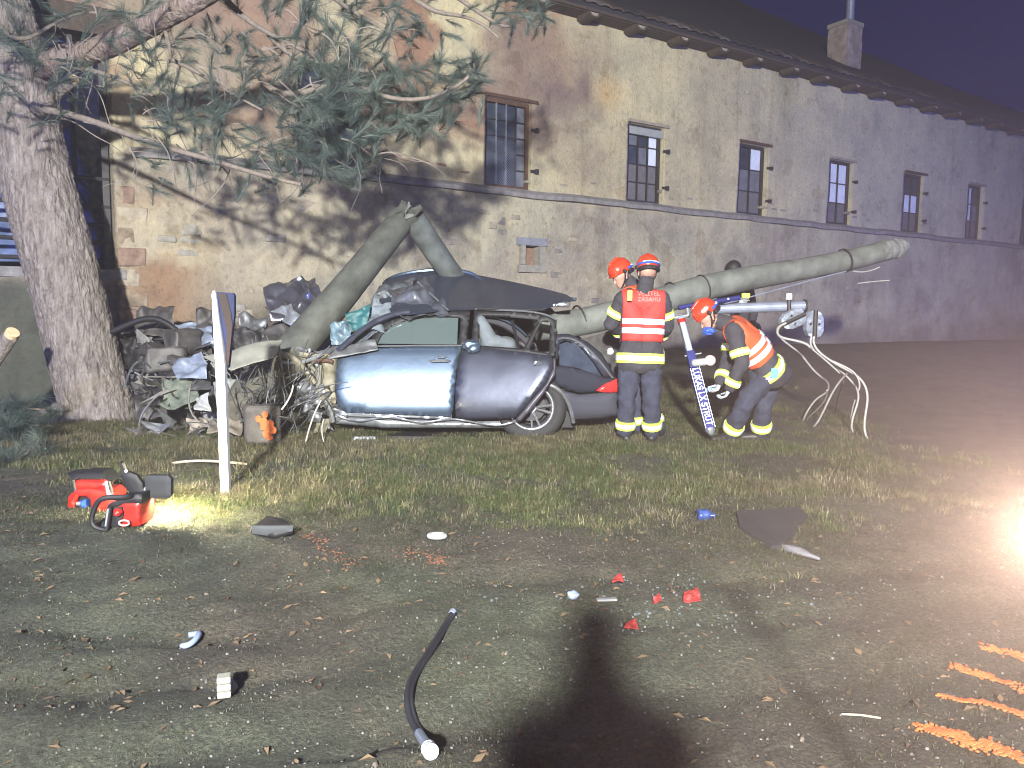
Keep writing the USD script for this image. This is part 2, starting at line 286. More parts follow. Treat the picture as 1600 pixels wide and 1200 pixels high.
ORANGE = pm('orange_spray', (.55, .13, .035), .8, 0, .3, 22)
HOSE = pm('black_hose', (.011, .012, .016), .6, 0, .2, 9)
BROKENW = pm('bluish_debris', (.17, .20, .26), .5, .1, .3, 14)
DARKDEB = pm('dark_debris', (.065, .06, .057), .6, .2, .5, 9)
CREAM = pm('cream_panel', (.17, .17, .145), .6, 0, .18, 8)

def lamp_mat(name, col, strength):
    return usdkit.material(stage, '/World/Looks/' + name, {'e': ('emission', {'color': col, 'strength': strength})}, [], surface='e.emission')

# ---------------------------------------------------------------- ground
def axis(lo, hi, fine, far): 
    a = np.arange(lo, hi + 1e-6, fine); g = np.cumsum(fine * 1.35 ** np.arange(1, 24)); g = g[g < far]
    return np.concatenate([lo - g[::-1], a, hi + g])
gx, gy = axis(-7.5, 9, .055, 160), axis(1.6, 13.5, .05, 160)
XX, YY = np.meshgrid(gx, gy, indexing='ij')
def ruts(x, y):                        # tyre ruts in the wet verge
    q = np.stack([x, y, 0 * x], -1); a = y - .16 * x + (noise(q * .8, 4) - .5) * .5
    m = (1 - sstep(4.2, 4.8, y + .1 * x)) * (.35 + .65 * noise(q * .6 + 5, 8))
    return -.045 * m * (np.exp(-((a - 2.75) / .14) ** 2) + np.exp(-((a - 3.7) / .13) ** 2) + .7 * np.exp(-((a - 3.25) / .08) ** 2))
def clods(x, y):
    q = np.stack([x, y, 0 * x], -1); return (np.abs(fbm(q * 9, 3, 21) - .5) * -.075 + (noise(q * 15, 22) - .5) * .022) * (1 - sstep(6.5, 9.5, np.hypot(x, y)))
_gz = gz
ZZ = _gz(XX, YY) + ruts(XX, YY) + clods(XX, YY)
from scipy.interpolate import RegularGridInterpolator
_gi = RegularGridInterpolator((gx, gy), ZZ, bounds_error=False, fill_value=0.0)
def gz(x, y): return _gi(np.stack(np.broadcast_arrays(np.asarray(x, float), np.asarray(y, float)), -1))
gp = np.stack([XX, YY, ZZ], -1).reshape(-1, 3); ny = len(gy)
i, j = np.meshgrid(np.arange(len(gx) - 1), np.arange(ny - 1), indexing='ij'); a = (i * ny + j).ravel()
gf = np.vstack([np.stack([a, a + ny, a + ny + 1], 1), np.stack([a, a + ny + 1, a + 1], 1)])
def grassy(x, y):                      # how much grass grows at a place, 0 to 1
    q = np.stack([x, y, 0 * x], -1); n = fbm(q * .75 + 31, 4, 12)
    m = sstep(4.5, 6.4, y + (n - .5) * 3.4 - .18 * np.maximum(x, 0)) * (1 - sstep(2.6, 4.4, x - .12 * (y - 6) + (n - .5) * 2.2)) * (.35 + .65 * sstep(.3, .55, n))
    m = np.maximum(m, (1 - sstep(.2, .9, np.hypot((x + 1.8) / 1.6, (y - 5.2) / .9))) * .9)
    return np.clip(m, 0, 1)
mud, moss, green, warm_mud = V(.068, .060, .047), V(.060, .067, .048), V(.105, .104, .060), V(.10, .080, .066)
q = gp * V(1, 1, 0); n1 = sstep(.25, .6, fbm(q * .9 + 3, 4, 31))[:, None]; g1 = grassy(gp[:, 0], gp[:, 1])[:, None]; wr = sstep(1.2, 4.5, gp[:, 0] - .1 * gp[:, 1])[:, None]
gc = (mud * (1 - n1) + moss * n1) * (1 - wr) + warm_mud * wr
gc = gc * (1 - g1 * .7) + green * g1 * .7
wet = np.exp(-(((gp[:, 0] + 1.45 + .4 * (gp[:, 1] - 2.7)) / .35) ** 2 + ((gp[:, 1] - 2.72) / .1) ** 2))[:, None]
gc = gc * (1 - .55 * wet)
single('ground', trimesh.Trimesh(gp, gf, process=False), SOIL, 'churned muddy grass verge with ruts and gravel', 'ground', True, kind='structure', color=gc)

def ground(x, y, lift=0.0):
    d = ray(x, y); ks = np.arange(1.5, 40, .01); P = EYE + d * ks[:, None]
    k = np.argmax(P[:, 2] < gz(P[:, 0], P[:, 1])); return P[k] + V(0, 0, lift)

# ---------------------------------------------------------------- the long farm building
bld = thing('farm_building', 'long derelict farm building with stained plaster wall, small barred windows and tiled roof', 'building', W(8, 0, 0.0))
T0, T1, EZ = -9.0, 34.2, 6.62
WINS = [(3.55, 4.57), (6.73, 7.64), (9.88, 10.75), (12.94, 13.79), (16.02, 16.84), (19.08, 19.86), (22.1, 22.85), (25.2, 25.95), (28.3, 29.1), (31.3, 32.1)]
WZ0, WZ1 = 3.43, 4.90
DOOR = (-3.2, 1.06, 1.80, 4.78)
niche = (7.50, 7.80, 2.12, 2.46)
OPEN = [(a_, b_, WZ0, WZ1) for a_, b_ in WINS] + [(DOOR[0], DOOR[1], DOOR[2], DOOR[3]), niche]
def cuts(base, marks):
    a = np.array(sorted(marks)); b = np.array([x for x in base if np.abs(a - x).min() > .03]); return np.unique(np.concatenate([a, b]))
tg_ = cuts(np.concatenate([np.arange(T0, -1.5, .3), np.arange(-1.5, 14, .085), np.arange(14, T1, .16)]), [x for o_ in OPEN for x in o_[:2]] + [T0, T1])
zg_ = cuts(np.arange(-.6, EZ, .085), [x for o_ in OPEN for x in o_[2:]] + [-.6, EZ])
TT, ZG = np.meshgrid(tg_, zg_, indexing='ij'); wv = np.c_[TT.ravel(), ZG.ravel()]; nz_ = len(zg_)
i, j = np.meshgrid(np.arange(len(tg_) - 1), np.arange(nz_ - 1), indexing='ij'); cm, cz = (tg_[:-1] + tg_[1:])[i] / 2, (zg_[:-1] + zg_[1:])[j] / 2
solid = np.ones(cm.shape, bool)
for o_ in OPEN: solid &= ~((cm > o_[0]) & (cm < o_[1]) & (cz > o_[2]) & (cz < o_[3]))
a = (i * nz_ + j)[solid]; wf = np.vstack([np.stack([a, a + nz_, a + nz_ + 1], 1), np.stack([a, a + nz_ + 1, a + 1], 1)])
us = np.unique(wf); mp_ = np.zeros(len(wv), int); mp_[us] = np.arange(len(us)); wv, wf = wv[us], mp_[wf]
def wall_out(t, z):                    # unevenness of the plaster: the lower wall is thicker and rougher
    q = np.stack([t, z, 0 * t], -1)
    low = 1 - sstep(3.22, 3.34, z)
    return .05 * low + (fbm(q * .7, 3, 2) - .5) * .09 + (fbm(q * 3.1, 3, 5) - .5) * (.02 + .05 * low) + (noise(q * 6.5, 15) - .5) * .030 * low * sstep(.35, .6, fbm(q * .8 + 4, 2, 16)) + .05 * (1 - sstep(.2, 2.0, z))
P0 = W(wv[:, 0], wall_out(wv[:, 0], wv[:, 1]), wv[:, 1])
n = np.cross(P0[wf[:, 1]] - P0[wf[:, 0]], P0[wf[:, 2]] - P0[wf[:, 0]]).sum(0)
if n @ WN > 0: wf = wf[:, ::-1]
wm = slab(P0, wf, WN, .42)
def wall_col(t, z):
    q = np.stack([t, z, 0 * t], -1); n1, n2, n3 = fbm(q * .55 + 2, 4, 41), fbm(q * 1.3 + 9, 4, 42), fbm(q * 2.6, 3, 43)
    c = V(.52, .48, .345)[None] * np.ones((len(t), 1))
    def put(c, col, m): m = np.clip(m, 0, 1)[:, None]; return c * (1 - m) + np.array(col) * m
    c = put(c, (.46, .42, .31), sstep(.42, .62, n1) * .8)
    c = put(c, (.44, .44, .40), sstep(10, 17, t) * .6)
    # brown stains, and tree-crown shade painted in as dark patches, high up
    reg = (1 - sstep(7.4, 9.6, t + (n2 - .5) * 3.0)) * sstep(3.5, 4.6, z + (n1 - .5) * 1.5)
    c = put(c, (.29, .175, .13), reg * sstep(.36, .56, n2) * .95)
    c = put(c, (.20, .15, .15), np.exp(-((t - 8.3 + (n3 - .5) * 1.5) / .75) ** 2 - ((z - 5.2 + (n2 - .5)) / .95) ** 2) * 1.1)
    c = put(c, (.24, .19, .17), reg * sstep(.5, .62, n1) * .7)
    c = put(c, (.50, .36, .18), np.exp(-((t - 9.35) / .3) ** 2 - ((z - 5.35) / .3) ** 2) * .8)
    c = put(c, (.33, .32, .24), np.exp(-((t - 14.25 + (n3 - .5) * .3) / .25) ** 2) * sstep(4.8, 6.4, z) * sstep(.35, .55, noise(np.stack([t * 11, z * .8, 0 * t], -1), 3)) * .9)
    low = 1 - sstep(3.2, 3.4, z + (n3 - .5) * .2)
    c = put(c, (.43, .415, .345), low * .85)
    c = put(c, (.39, .34, .275), low * (1 - sstep(2.5, 5.0, t)) * .7)
    c = put(c, (.30, .285, .255), low * sstep(.5, .64, n2) * .7)
    c = put(c, (.34, .30, .28), low * sstep(.52, .66, n1) * .5)
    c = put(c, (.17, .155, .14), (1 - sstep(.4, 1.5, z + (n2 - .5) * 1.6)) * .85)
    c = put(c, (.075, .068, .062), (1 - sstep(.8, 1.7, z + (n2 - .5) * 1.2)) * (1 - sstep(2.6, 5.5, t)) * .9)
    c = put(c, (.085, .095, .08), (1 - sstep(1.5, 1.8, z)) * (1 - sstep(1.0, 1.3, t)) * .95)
    c = put(c, (.26, .17, .12), np.exp(-((t - 1.6) / .55) ** 2) * (1 - sstep(2.2, 3.3, z)) * sstep(.4, .6, n2))
    return c
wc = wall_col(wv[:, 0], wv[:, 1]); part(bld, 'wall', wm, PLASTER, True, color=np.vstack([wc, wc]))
# door piece: low wall under the barn opening is a bit proud and grey
part(bld, 'opening_sill', rough(wbox(DOOR[0], DOOR[1] + .12, -.35, .10, DOOR[2] - .13, DOOR[2]), .012, 6, 3), SLATE)
part(bld, 'lintel_beam', wbox(DOOR[0], DOOR[1] + .2, -.2, .075, DOOR[3] - .02, DOOR[3] + .32), EAVE)
# string course: sloped ledge
for k, (a_, b_) in enumerate([(4.6, 9.9), (9.9, 16.0), (16.0, 25.0), (25.0, 34.0), (-9, -3.3), (1.3, 4.6)]):
    z1 = 3.43 + (.16 if k == 0 else .0) * 0
    pts = [(-.02, z1), (.02, z1), (.115, z1 - .07), (.115, z1 - .14), (-.02, z1 - .14)]
    n_ = max(2, int((b_ - a_) / .3)); ts = np.linspace(a_ + .003, b_ - .003, n_); vv = []; ff = []
    for t_ in ts:
        w_ = (noise(V(t_ * 2.3, 0, 3), 6) - .5) * .05; vv += [W(t_, s_ + (w_ if s_ > .05 else 0), z_ + w_ * .6) for s_, z_ in pts]
    for u in range(n_ - 1):
        for k2 in range(5): a0, a1 = u * 5 + k2, u * 5 + (k2 + 1) % 5; ff += [(a0, a1, a1 + 5), (a0, a1 + 5, a0 + 5)]
    ff += [(0, 2, 1), (0, 3, 2), (0, 4, 3)] + [((n_ - 1) * 5 + x, (n_ - 1) * 5 + y, (n_ - 1) * 5 + z) for x, y, z in ((0, 1, 2), (0, 2, 3), (0, 3, 4))]
    part(bld, 'string_course', trimesh.Trimesh(np.array(vv), np.array(ff), process=False), SLATE)
# windows: frame with bars and panes
rnd = random.Random(4)
def window(k, a_, b_):
    d0 = -.10 if k else -.12
    fr = cat_([wbox(a_, a_ + .055, d0 - .03, d0 + .03, WZ0, WZ1), wbox(b_ - .055, b_, d0 - .03, d0 + .03, WZ0, WZ1), wbox(a_ + .055, b_ - .055, d0 - .03, d0 + .03, WZ1 - .055, WZ1), wbox(a_ + .055, b_ - .055, d0 - .03, d0 + .03, WZ0, WZ0 + .05)])
    w = part(bld, 'window', fr, RUST if k == 1 else DARKMETAL)
    cols, rows = (4, 5) if k == 1 else (3, 4) if k == 0 else (3, 4) if k == 2 else (2, 3)
    it0, it1, iz0, iz1 = a_ + .055, b_ - .055, WZ0 + .05, WZ1 - .055
    ct = np.linspace(it0, it1, cols + 1); rz = np.linspace(iz0, iz1, rows + 1)
    for c_ in range(1, cols): part(w, 'bar', wbox(ct[c_] - .011, ct[c_] + .011, d0 - .012, d0 + .02, iz0, iz1), ALU if (k == 1 and c_ in (1, 2)) else DARKMETAL)
    for r_ in range(1, rows): part(w, 'bar', wbox(it0, it1, d0 - .009, d0 + .014, rz[r_] - .01, rz[r_] + .01), DARKMETAL)
    for c_ in range(cols):
        for r_ in range(rows):
            m_ = GLASSD
            if k == 1: m_ = GLASSG if c_ == 3 else GLASSD
            elif k == 2: m_ = BOARD if r_ < 2 else (PAPER if c_ == 2 else (GLASSD if (c_ + r_) % 2 == 0 else GLASSG))
            elif k >= 3: m_ = BOARD if r_ == 0 else (PAPER if (k == 4 or (k == 5 and r_ == 1) or (k == 6 and c_ == 0) or (k == 3 and c_ == 1 and r_ == 2)) else GLASSG if r_ == 1 else GLASSD)
            part(w, 'pane', wbox(ct[c_] + .012, ct[c_ + 1] - .012, d0 - .03 - .004 * rnd.random(), d0 - .02, rz[r_] + .011, rz[r_ + 1] - .011), m_)
    if k == 1:                          # wire netting over the lower half
        nt = []
        for u in np.arange(-1.2, 1.0, .045):
            for sgn in (1, -1):
                L = sg.LineString([(it0 + u if sgn > 0 else it1 - u, iz0), (it0 + u + .9 if sgn > 0 else it1 - u - .9, iz0 + .9)]).intersection(sg.box(it0, iz0, it1 - .2, iz0 + .75))
                if L.length > .02: p_ = np.array(L.coords); nt.append(tube(W(p_[:, 0], d0 + .03, p_[:, 1]), .0022, 3, False))
        part(w, 'wire_netting', cat_(nt), GALV, kind='stuff')
    if k == 2: part(w, 'roller_box', wbox(a_, b_, -.06, .0, WZ1 - .2, WZ1 - .06), WHITEP)
    for zz in (WZ0 + .32, WZ1 - .45): part(w, 'hinge', cat_([wbox(b_ - .02, b_ + .10, .03, .075, zz - .02, zz + .02), wbox(b_ + .06, b_ + .11, .03, .10, zz - .035, zz + .035)]), DARKMETAL)
    part(w, 'reveal_lintel', wbox(a_ - .05, b_ + .12, -.07, .055, WZ1 + .003, WZ1 + .055), CLAYL if k % 2 == 0 else RUST)
for k, (a_, b_) in enumerate(WINS[:9]): window(k, a_, b_)
# interior darkness: back wall and floor behind the openings
part(bld, 'inner_wall', wbox(T0, T1, -3.2, -3.0, -.5, EZ), BOARD)
part(bld, 'inner_floor', wbox(T0, T1, -3.0, -.45, .2, .4), BOARD)
part(bld, 'inner_partition', wbox(1.6, 1.75, -2.99, -.45, .41, EZ - .05), BOARD)
part(bld, 'inner_lime_wall', wbox(DOOR[0], 1.59, -1.6, -1.5, .41, 5.6), pm('lime_wash', (.30, .30, .31), .9, 0, .2, 3))
# stone frame of the little opening low in the wall
nf = .065
for (a0, a1, z0, z1, m_) in ((niche[0] - .16, niche[1] + .16, niche[3], niche[3] + .14, GALV), (niche[0] - .09, niche[0], niche[2], niche[3], STONE), (niche[1], niche[1] + .11, niche[2], niche[3], STONE), (niche[0] - .14, niche[1] + .16, niche[2] - .13, niche[2], STONE)):
    part(bld, 'frame_stone', rough(wbox(a0, a1, -.12, .10, z0 + .002, z1 - .002), .012, 9, int(z0 * 7)), STONE if m_ is not GALV else pm('blue_stone', (.20, .21, .25), .85, 0, .2, 12))
part(bld, 'niche_block', rough(wbox(niche[0] + .04, niche[1] - .03, -.2, -.08, niche[2] + .01, niche[3] - .03), .012, 8, 2), BRICKM)
# single stones and bricks showing through the fallen plaster
rs = random.Random(12)
STM = [STONE, pm('dark_stone', (.20, .18, .165), .9, 0, .3, 10, .6, 40), pm('tan_stone', (.30, .26, .20), .9, 0, .3, 9, .6, 40)]
def wall_piece(nm, t_, z_, w_, h_, m_, proud, seed):
    o = float(wall_out(np.array([t_]), np.array([z_]))[0]); g = rough(rbox((0, 0, 0), (w_, .12, h_), .022), .014, 11, seed)
    g.vertices = g.vertices @ np.array([[1, 0, 0], [0, 1, 0], [rs.uniform(-.15, .15), 0, 1]]) @ np.stack([WD, WN, V(0, 0, 1)], 1).T + W(t_, o + proud - .06, z_); part(bld, nm, g, m_, True)
for cx, cz_, n_ in ((2.2, 2.2, 6), (3.3, 2.75, 7), (4.6, 1.9, 6), (5.5, 2.6, 5), (6.9, 2.9, 5), (2.9, 1.2, 6), (8.6, 2.2, 4), (9.4, 1.4, 5), (12.2, 1.7, 6), (14.6, 1.5, 6), (17, 1.8, 5)):
    for k in range(n_):
        t_, z_ = cx + rs.gauss(0, .35), cz_ + rs.gauss(0, .16)
        if abs(t_ - 7.65) < .5 and z_ < 2.8 or z_ > 3.15: continue
        wall_piece('stone', t_, z_, rs.uniform(.14, .30), rs.uniform(.08, .15), rs.choice(STM), rs.uniform(-.004, .016), k + int(cx * 9))
for cx, cz_, n_ in ((5.2, 3.62, 3), (6.1, 3.6, 4), (8.2, 3.58, 4), (9.45, 3.6, 3), (11.2, 3.6, 4), (14.2, 3.62, 4), (17.3, 3.62, 4), (20.4, 3.6, 3), (15.6, 3.6, 2)):
    for k in range(n_): wall_piece('brick', cx + (k - n_ / 2) * .24 + rs.gauss(0, .05), cz_ + rs.choice([0, .085]) + rs.gauss(0, .015), .21, .062, BRICKM if cx < 6.5 else rs.choice(STM), rs.uniform(-.008, .008), k + int(cx * 7))
for k, z_ in enumerate(np.arange(.35, 2.9, .27)):   # quoin stones at the barn opening
    w_ = (.34, .22)[k % 2] + rs.uniform(-.04, .04); wall_piece('stone', 1.09 + w_ / 2, z_, w_, .24, [pm('quoin_brick', (.20, .135, .105), .9, 0, .4, 11, .6, 40), pm('rust_stone', (.22, .17, .125), .9, 0, .45, 8, .6, 40), STM[2]][k % 3] if z_ > .9 else STM[1], .010, k + 200)
# roof: plane from the eave upwards, hipped at the far end (edge points lie on the roof plane)
OV, PT = .42, math.radians(33)
eave_p = lambda t, u: W(t, OV - u * math.cos(PT), EZ - .06 + u * math.sin(PT))
NR = np.cross(WD, WN * math.cos(PT) + V(0, 0, 1) * math.sin(PT)); E0 = eave_p(np.array(0.), np.array(0.))
def roof_tu(x, y):
    d = ray(x, y); k = ((E0 - EYE) @ NR) / (d @ NR); P = EYE + d * k
    return P @ WD, (P[2] - E0[2]) / math.sin(PT)
hp = [roof_tu(1135, -2), roof_tu(1290, 62), roof_tu(1440, 125), roof_tu(1533, 163)]
RIDGE = max(4.5, hp[0][1])
hip0 = np.polyfit([p_[1] for p_ in hp], [p_[0] for p_ in hp], 1)
TE = T1 + .3
ROOF_POLY = sg.Polygon([(T0 - .3, 0), (TE, 0), (np.polyval(hip0, .35 * RIDGE), .35 * RIDGE), (np.polyval(hip0, RIDGE), RIDGE), (T0 - .3, RIDGE)])
rv, rf = flat(ROOF_POLY, .8)
RP = eave_p(rv[:, 0], rv[:, 1]); nr = NR if NR[2] > 0 else -NR
RP = RP + nr * ((fbm(np.c_[rv * .9, 0 * rv[:, 0]], 3, 8) - .5) * .07)[:, None]
if (np.cross(RP[rf[:, 1]] - RP[rf[:, 0]], RP[rf[:, 2]] - RP[rf[:, 0]]).sum(0)) @ nr > 0: rf = rf[:, ::-1]
roof = part(bld, 'roof', slab(RP, rf, nr, .10), ROOFM)
# back slope so that the roof is a body
BP = np.array([eave_p(np.array(T0 - .3), np.array(RIDGE)), eave_p(np.array(np.polyval(hip0, RIDGE)), np.array(RIDGE))]); 
bk = [BP[0] + nr * .1, BP[1] + nr * .1, BP[1] + WN * 6 - V(0, 0, 3.6), BP[0] + WN * 6 - V(0, 0, 3.6)]
part(bld, 'roof', slab(np.array(bk), np.array([[0, 1, 2], [0, 2, 3]]), V(0, 0, -1), .1), ROOFM)
part(bld, 'soffit', wbox(T0, T1, .03, .37, EZ - .10, EZ - .06), EAVE); part(bld, 'fascia_board', wbox(T0, T1, .385, .43, EZ - .09, EZ + .06), EAVE)
# eave tiles: two rows of edge tiles along the front, each a piece
rt = random.Random(5)
for k, t_ in enumerate(np.arange(7.9, 30.5, .27)):
    u0 = -.06 + rt.uniform(-.015, .015)
    A = [eave_p(np.array(t_ + x), np.array(u)) for u in (u0, .36) for x in (.004, .262)]
    q_ = np.array([A[0], A[1], A[3], A[2]]) + nr * .125
    g_ = []
    for fx in np.linspace(0, 1, 6):
        g_ += [q_[0] * (1 - fx) + q_[1] * fx + nr * .03 * math.sin(math.pi * fx), q_[3] * (1 - fx) + q_[2] * fx + nr * .03 * math.sin(math.pi * fx)]
    g_ = np.array(g_); f_ = np.array([x for m_ in range(5) for x in ((2 * m_, 2 * m_ + 2, 2 * m_ + 3), (2 * m_, 2 * m_ + 3, 2 * m_ + 1))])
    part(roof, 'tile', slab(g_, f_, -nr, .03), rt.choice([ROOFM, EAVE, pm('grey_tile', (.09, .075, .07), .85, 0, .3, 12)]))
for k in range(24):                     # half-round gutter brackets under the eave
    t_ = 7.58 + k * 1.085 + rt.uniform(-.05, .05); r_ = .135
    arc = [W(t_ + math.cos(g) * r_, .44, EZ - .10 + math.sin(g) * r_ * .72) for g in np.linspace(math.pi, 2 * math.pi, 11)]
    arc2 = [p_ - WN * .12 for p_ in arc]; inn = [W(t_ + math.cos(g) * r_ * .74, .44, EZ - .10 + math.sin(g) * r_ * .50) for g in np.linspace(math.pi, 2 * math.pi, 11)]; inn2 = [p_ + WN * .02 for p_ in inn]
    vv = np.array(arc + inn); ff = [x for m_ in range(10) for x in ((m_, m_ + 1, m_ + 12), (m_, m_ + 12, m_ + 11))]
    part(bld, 'eave_bracket', slab(vv, np.array(ff), WN, .36), EAVE)
    part(bld, 'eave_bracket_tile', slab(np.array(inn + [W(t_, .44, EZ - .10)] ) + WN * .03, np.array([(m_, m_ + 1, 11) for m_ in range(10)]), WN, .2), CLAYL)
# chimney
ct_, cu_ = roof_tu(1318, 105)
cb = eave_p(np.array(ct_), np.array(cu_)); R_ = np.stack([WD, WN, V(0, 0, 1)], 1)
ch = part(roof, 'chimney', rough(box(cb + V(0, 0, .1), (.62, .55, 1.75), R_).subdivide().subdivide().subdivide(), .03, 5, 3), pm('chimney_render', (.27, .22, .20), .9, 0, .45, 5, .5, 40))
part(roof, 'chimney_cap', rough(box(cb + V(0, 0, 1.0), (.66, .59, .10), R_), .015, 6, 2), STONE)
part(roof, 'chimney_pipe', rod(cb + V(.1, 0, 1.04), cb + V(.1, 0, 3.2), .10, 12), GALV)
# barred gate in the barn opening
gate = thing('barred_gate', 'dark iron gate of level bars in the blue-lit barn opening behind the pine trunk', 'gate', W(0, -.1, DOOR[2]))
for k, z_ in enumerate((1.92, 2.16, 2.38, 2.62, 2.98)): part(gate, 'rail', rod(W(DOOR[0] + .02, -.12, z_ + .01), W(DOOR[1] - .02, -.12, z_), .028, 8), DARKMETAL)
part(gate, 'post', wbox(.62, .68, -.19, -.13, DOOR[2], DOOR[3] - .02), DARKMETAL); part(gate, 'post', wbox(DOOR[1] - .10, DOOR[1] - .02, -.22, -.1, DOOR[2], DOOR[3] - .02), DARKMETAL)
part(gate, 'post', wbox(-.55, -.5, -.19, -.13, DOOR[2], 2.3), DARKMETAL)
part(gate, 'brace', rod(W(.1, -.17, 3.6), W(1.0, -.17, 2.62), .022, 8), DARKMETAL); part(gate, 'brace', rod(W(.68, -.17, 2.8), W(1.0, -.17, 2.2), .022, 8), DARKMETAL)
single('added_blue_sheet', crumple([W(-.9, -.75, 1.9), W(.95, -.8, 1.9), W(.75, -1.0, 3.7), W(-.9, -1.0, 4.2)], 26, 26, .10, 7, .006, 2.2), pm('blue_light_cloth', (.10, .14, .28), .5, 0, .25, 4), 'added crumpled sheet behind the bars, coloured for the blue light in the barn opening', 'blue_light_cloth', True)  # added sheet, tinted blue to stand for light in the opening

# ---------------------------------------------------------------- pine tree on the left
NEEDLE = usdkit.material(stage, '/World/Looks/needles', {
    'g': ('geometry', {}), 'n': ('noise_texture', {'scale': 2.2, 'detail': 3}), 'r': ('rgb_ramp', {'ramp': [(.3, (.028, .045, .042)), (.5, (.062, .088, .078)), (.72, (.125, .15, .125))]}),
    'p': ('principled_bsdf', {'roughness': .55}), 't': ('translucent_bsdf', {}), 'm': ('mix_closure', {'fac': .2})},
    [('g.position', 'n.vector'), ('n.fac', 'r.fac'), ('r.color', 'p.base_color'), ('r.color', 't.color'), ('p.BSDF', 'm.closure1'), ('t.BSDF', 'm.closure2')], surface='m.closure')
def tuft(rg, c, d, n=70, L=.13, spread=.6, core=.06):
    d = np.asarray(d, float); d /= np.linalg.norm(d); a = np.cross(d, V(.3, .2, 1)); a /= np.linalg.norm(a); b = np.cross(d, a)
    g = rg.uniform(0, 2 * np.pi, n); th = rg.uniform(.15, 1.0, n) * spread * 1.25; l = L * rg.uniform(.75, 1.15, n); o = rg.uniform(-1.0, .35, n) * core * 2.2
    dirs = np.cos(th)[:, None] * d + np.sin(th)[:, None] * (np.cos(g)[:, None] * a + np.sin(g)[:, None] * b)
    p0 = np.asarray(c) + o[:, None] * d; tip = p0 + dirs * l[:, None] + V(0, 0, -.012)
    mid = (p0 + tip) / 2 + V(0, 0, .008); sd = np.cross(dirs, rg.normal(size=(n, 3))); sd /= np.linalg.norm(sd, axis=1, keepdims=True); w = .0014
    v = np.stack([p0 - sd * w, p0 + sd * w, mid - sd * w, mid + sd * w, tip], 1).reshape(-1, 3); k = np.arange(n)[:, None] * 5
    f = np.concatenate([k + V(0, 1, 3).astype(int), k + V(0, 3, 2).astype(int), k + V(2, 3, 4).astype(int)])
    return v, f
def join(vf):
    o = 0; vs, fs = [], []
    for v, f in vf: vs.append(v); fs.append(f + o); o += len(v)
    return trimesh.Trimesh(np.vstack(vs), np.vstack(fs), process=False)
tb = ground(158, 664)
YT = tb[1] + .35
pine = thing('pine_tree', 'leaning pine with grey furrowed trunk and needled boughs hanging over the wall', 'tree', tb)
def bark_tube(px_pts, radii, Ys, sides=44, n=14, amp=.02, freq=7, seed=1):
    P = np.array([at(x, y, Y) for (x, y), Y in zip(px_pts, Ys)]); Q, r = smooth_path(P, n, radii); m = tube(Q, r, sides)
    v, f, nn = meshkit.arrays(m, True); ax = np.gradient(Q, axis=0).mean(0); ax /= np.linalg.norm(ax)
    q = v - np.outer(v @ ax, ax) * .72               # stretched along the stem: furrows
    h = np.abs(fbm(q * freq * 1.7 + seed, 3, seed) - .5) * -2.4 + (noise(v * freq * 3, seed + 3) - .5) * .8 + .5
    return trimesh.Trimesh(v + nn * (h * amp)[:, None], f, process=False)
s_ = YT / F
part(pine, 'trunk', bark_tube([(166, 690), (158, 650), (140, 590), (112, 480), (84, 375), (56, 275), (34, 180), (22, 110), (-6, 10), (-40, -120)], np.array([60, 51.5, 50, 49.5, 50, 49, 49, 47, 44, 40]) * s_, [YT] * 7 + [YT - .1, YT - .2, YT - .3], 110, 40, .030, 10), BARK, True)
part(pine, 'limb', bark_tube([(18, 128), (70, 98), (140, 82), (200, 56), (250, 30), (310, -2), (370, -40)], np.array([24, 19, 16, 15, 14, 13, 12]) * s_, np.linspace(YT - .02, YT - 1.2, 7), 40, 16, .018, 12, 5), BARKR, True)
st = part(pine, 'sawn_stub', bark_tube([(60, 172), (80, 150), (106, 131), (114, 125)], np.array([12, 9.5, 8.5, 8]) * s_, [YT - .3, YT - .45, YT - .55, YT - .58], 14, 6, .006, 14, 8), BARK, True)
part(st, 'sawn_face', rod(at(113, 125.5, YT - .585), at(117, 122.5, YT - .6), .05, 12), CUTWOOD)
for k, (pp, r0_) in enumerate([([(70, 172), (130, 185), (190, 206), (260, 230), (330, 250), (400, 271), (470, 288)], 6), ([(95, 104), (150, 112), (200, 130), (240, 150)], 4.5), ([(250, 35), (262, 60), (266, 92)], 4), ([(350, -5), (400, 40), (440, 62), (490, 90)], 5), ([(500, -20), (540, 10), (575, 32), (600, 46)], 4), ([(640, -10), (690, 20), (720, 25), (780, 60)], 4), ([(700, -12), (735, 10), (780, 38), (800, 40)], 4), ([(266, 92), (320, 120), (370, 150), (410, 172)], 3.4), ([(400, 110), (470, 145), (540, 130), (600, 150), (680, 150), (740, 110)], 5), ([(0, 40), (40, 60), (80, 40), (150, 20)], 4), ([(420, 55), (470, 95), (520, 120), (560, 140)], 4)]):
    Yb = [YT - .5 - .12 * i_ - .1 * (k % 3) for i_ in range(len(pp))]
    part(pine, 'branch', bark_tube(pp, np.linspace(r0_, r0_ * .45, len(pp)) * s_ * .85, Yb, 9, 7, .004, 14, k), TWIG, True)
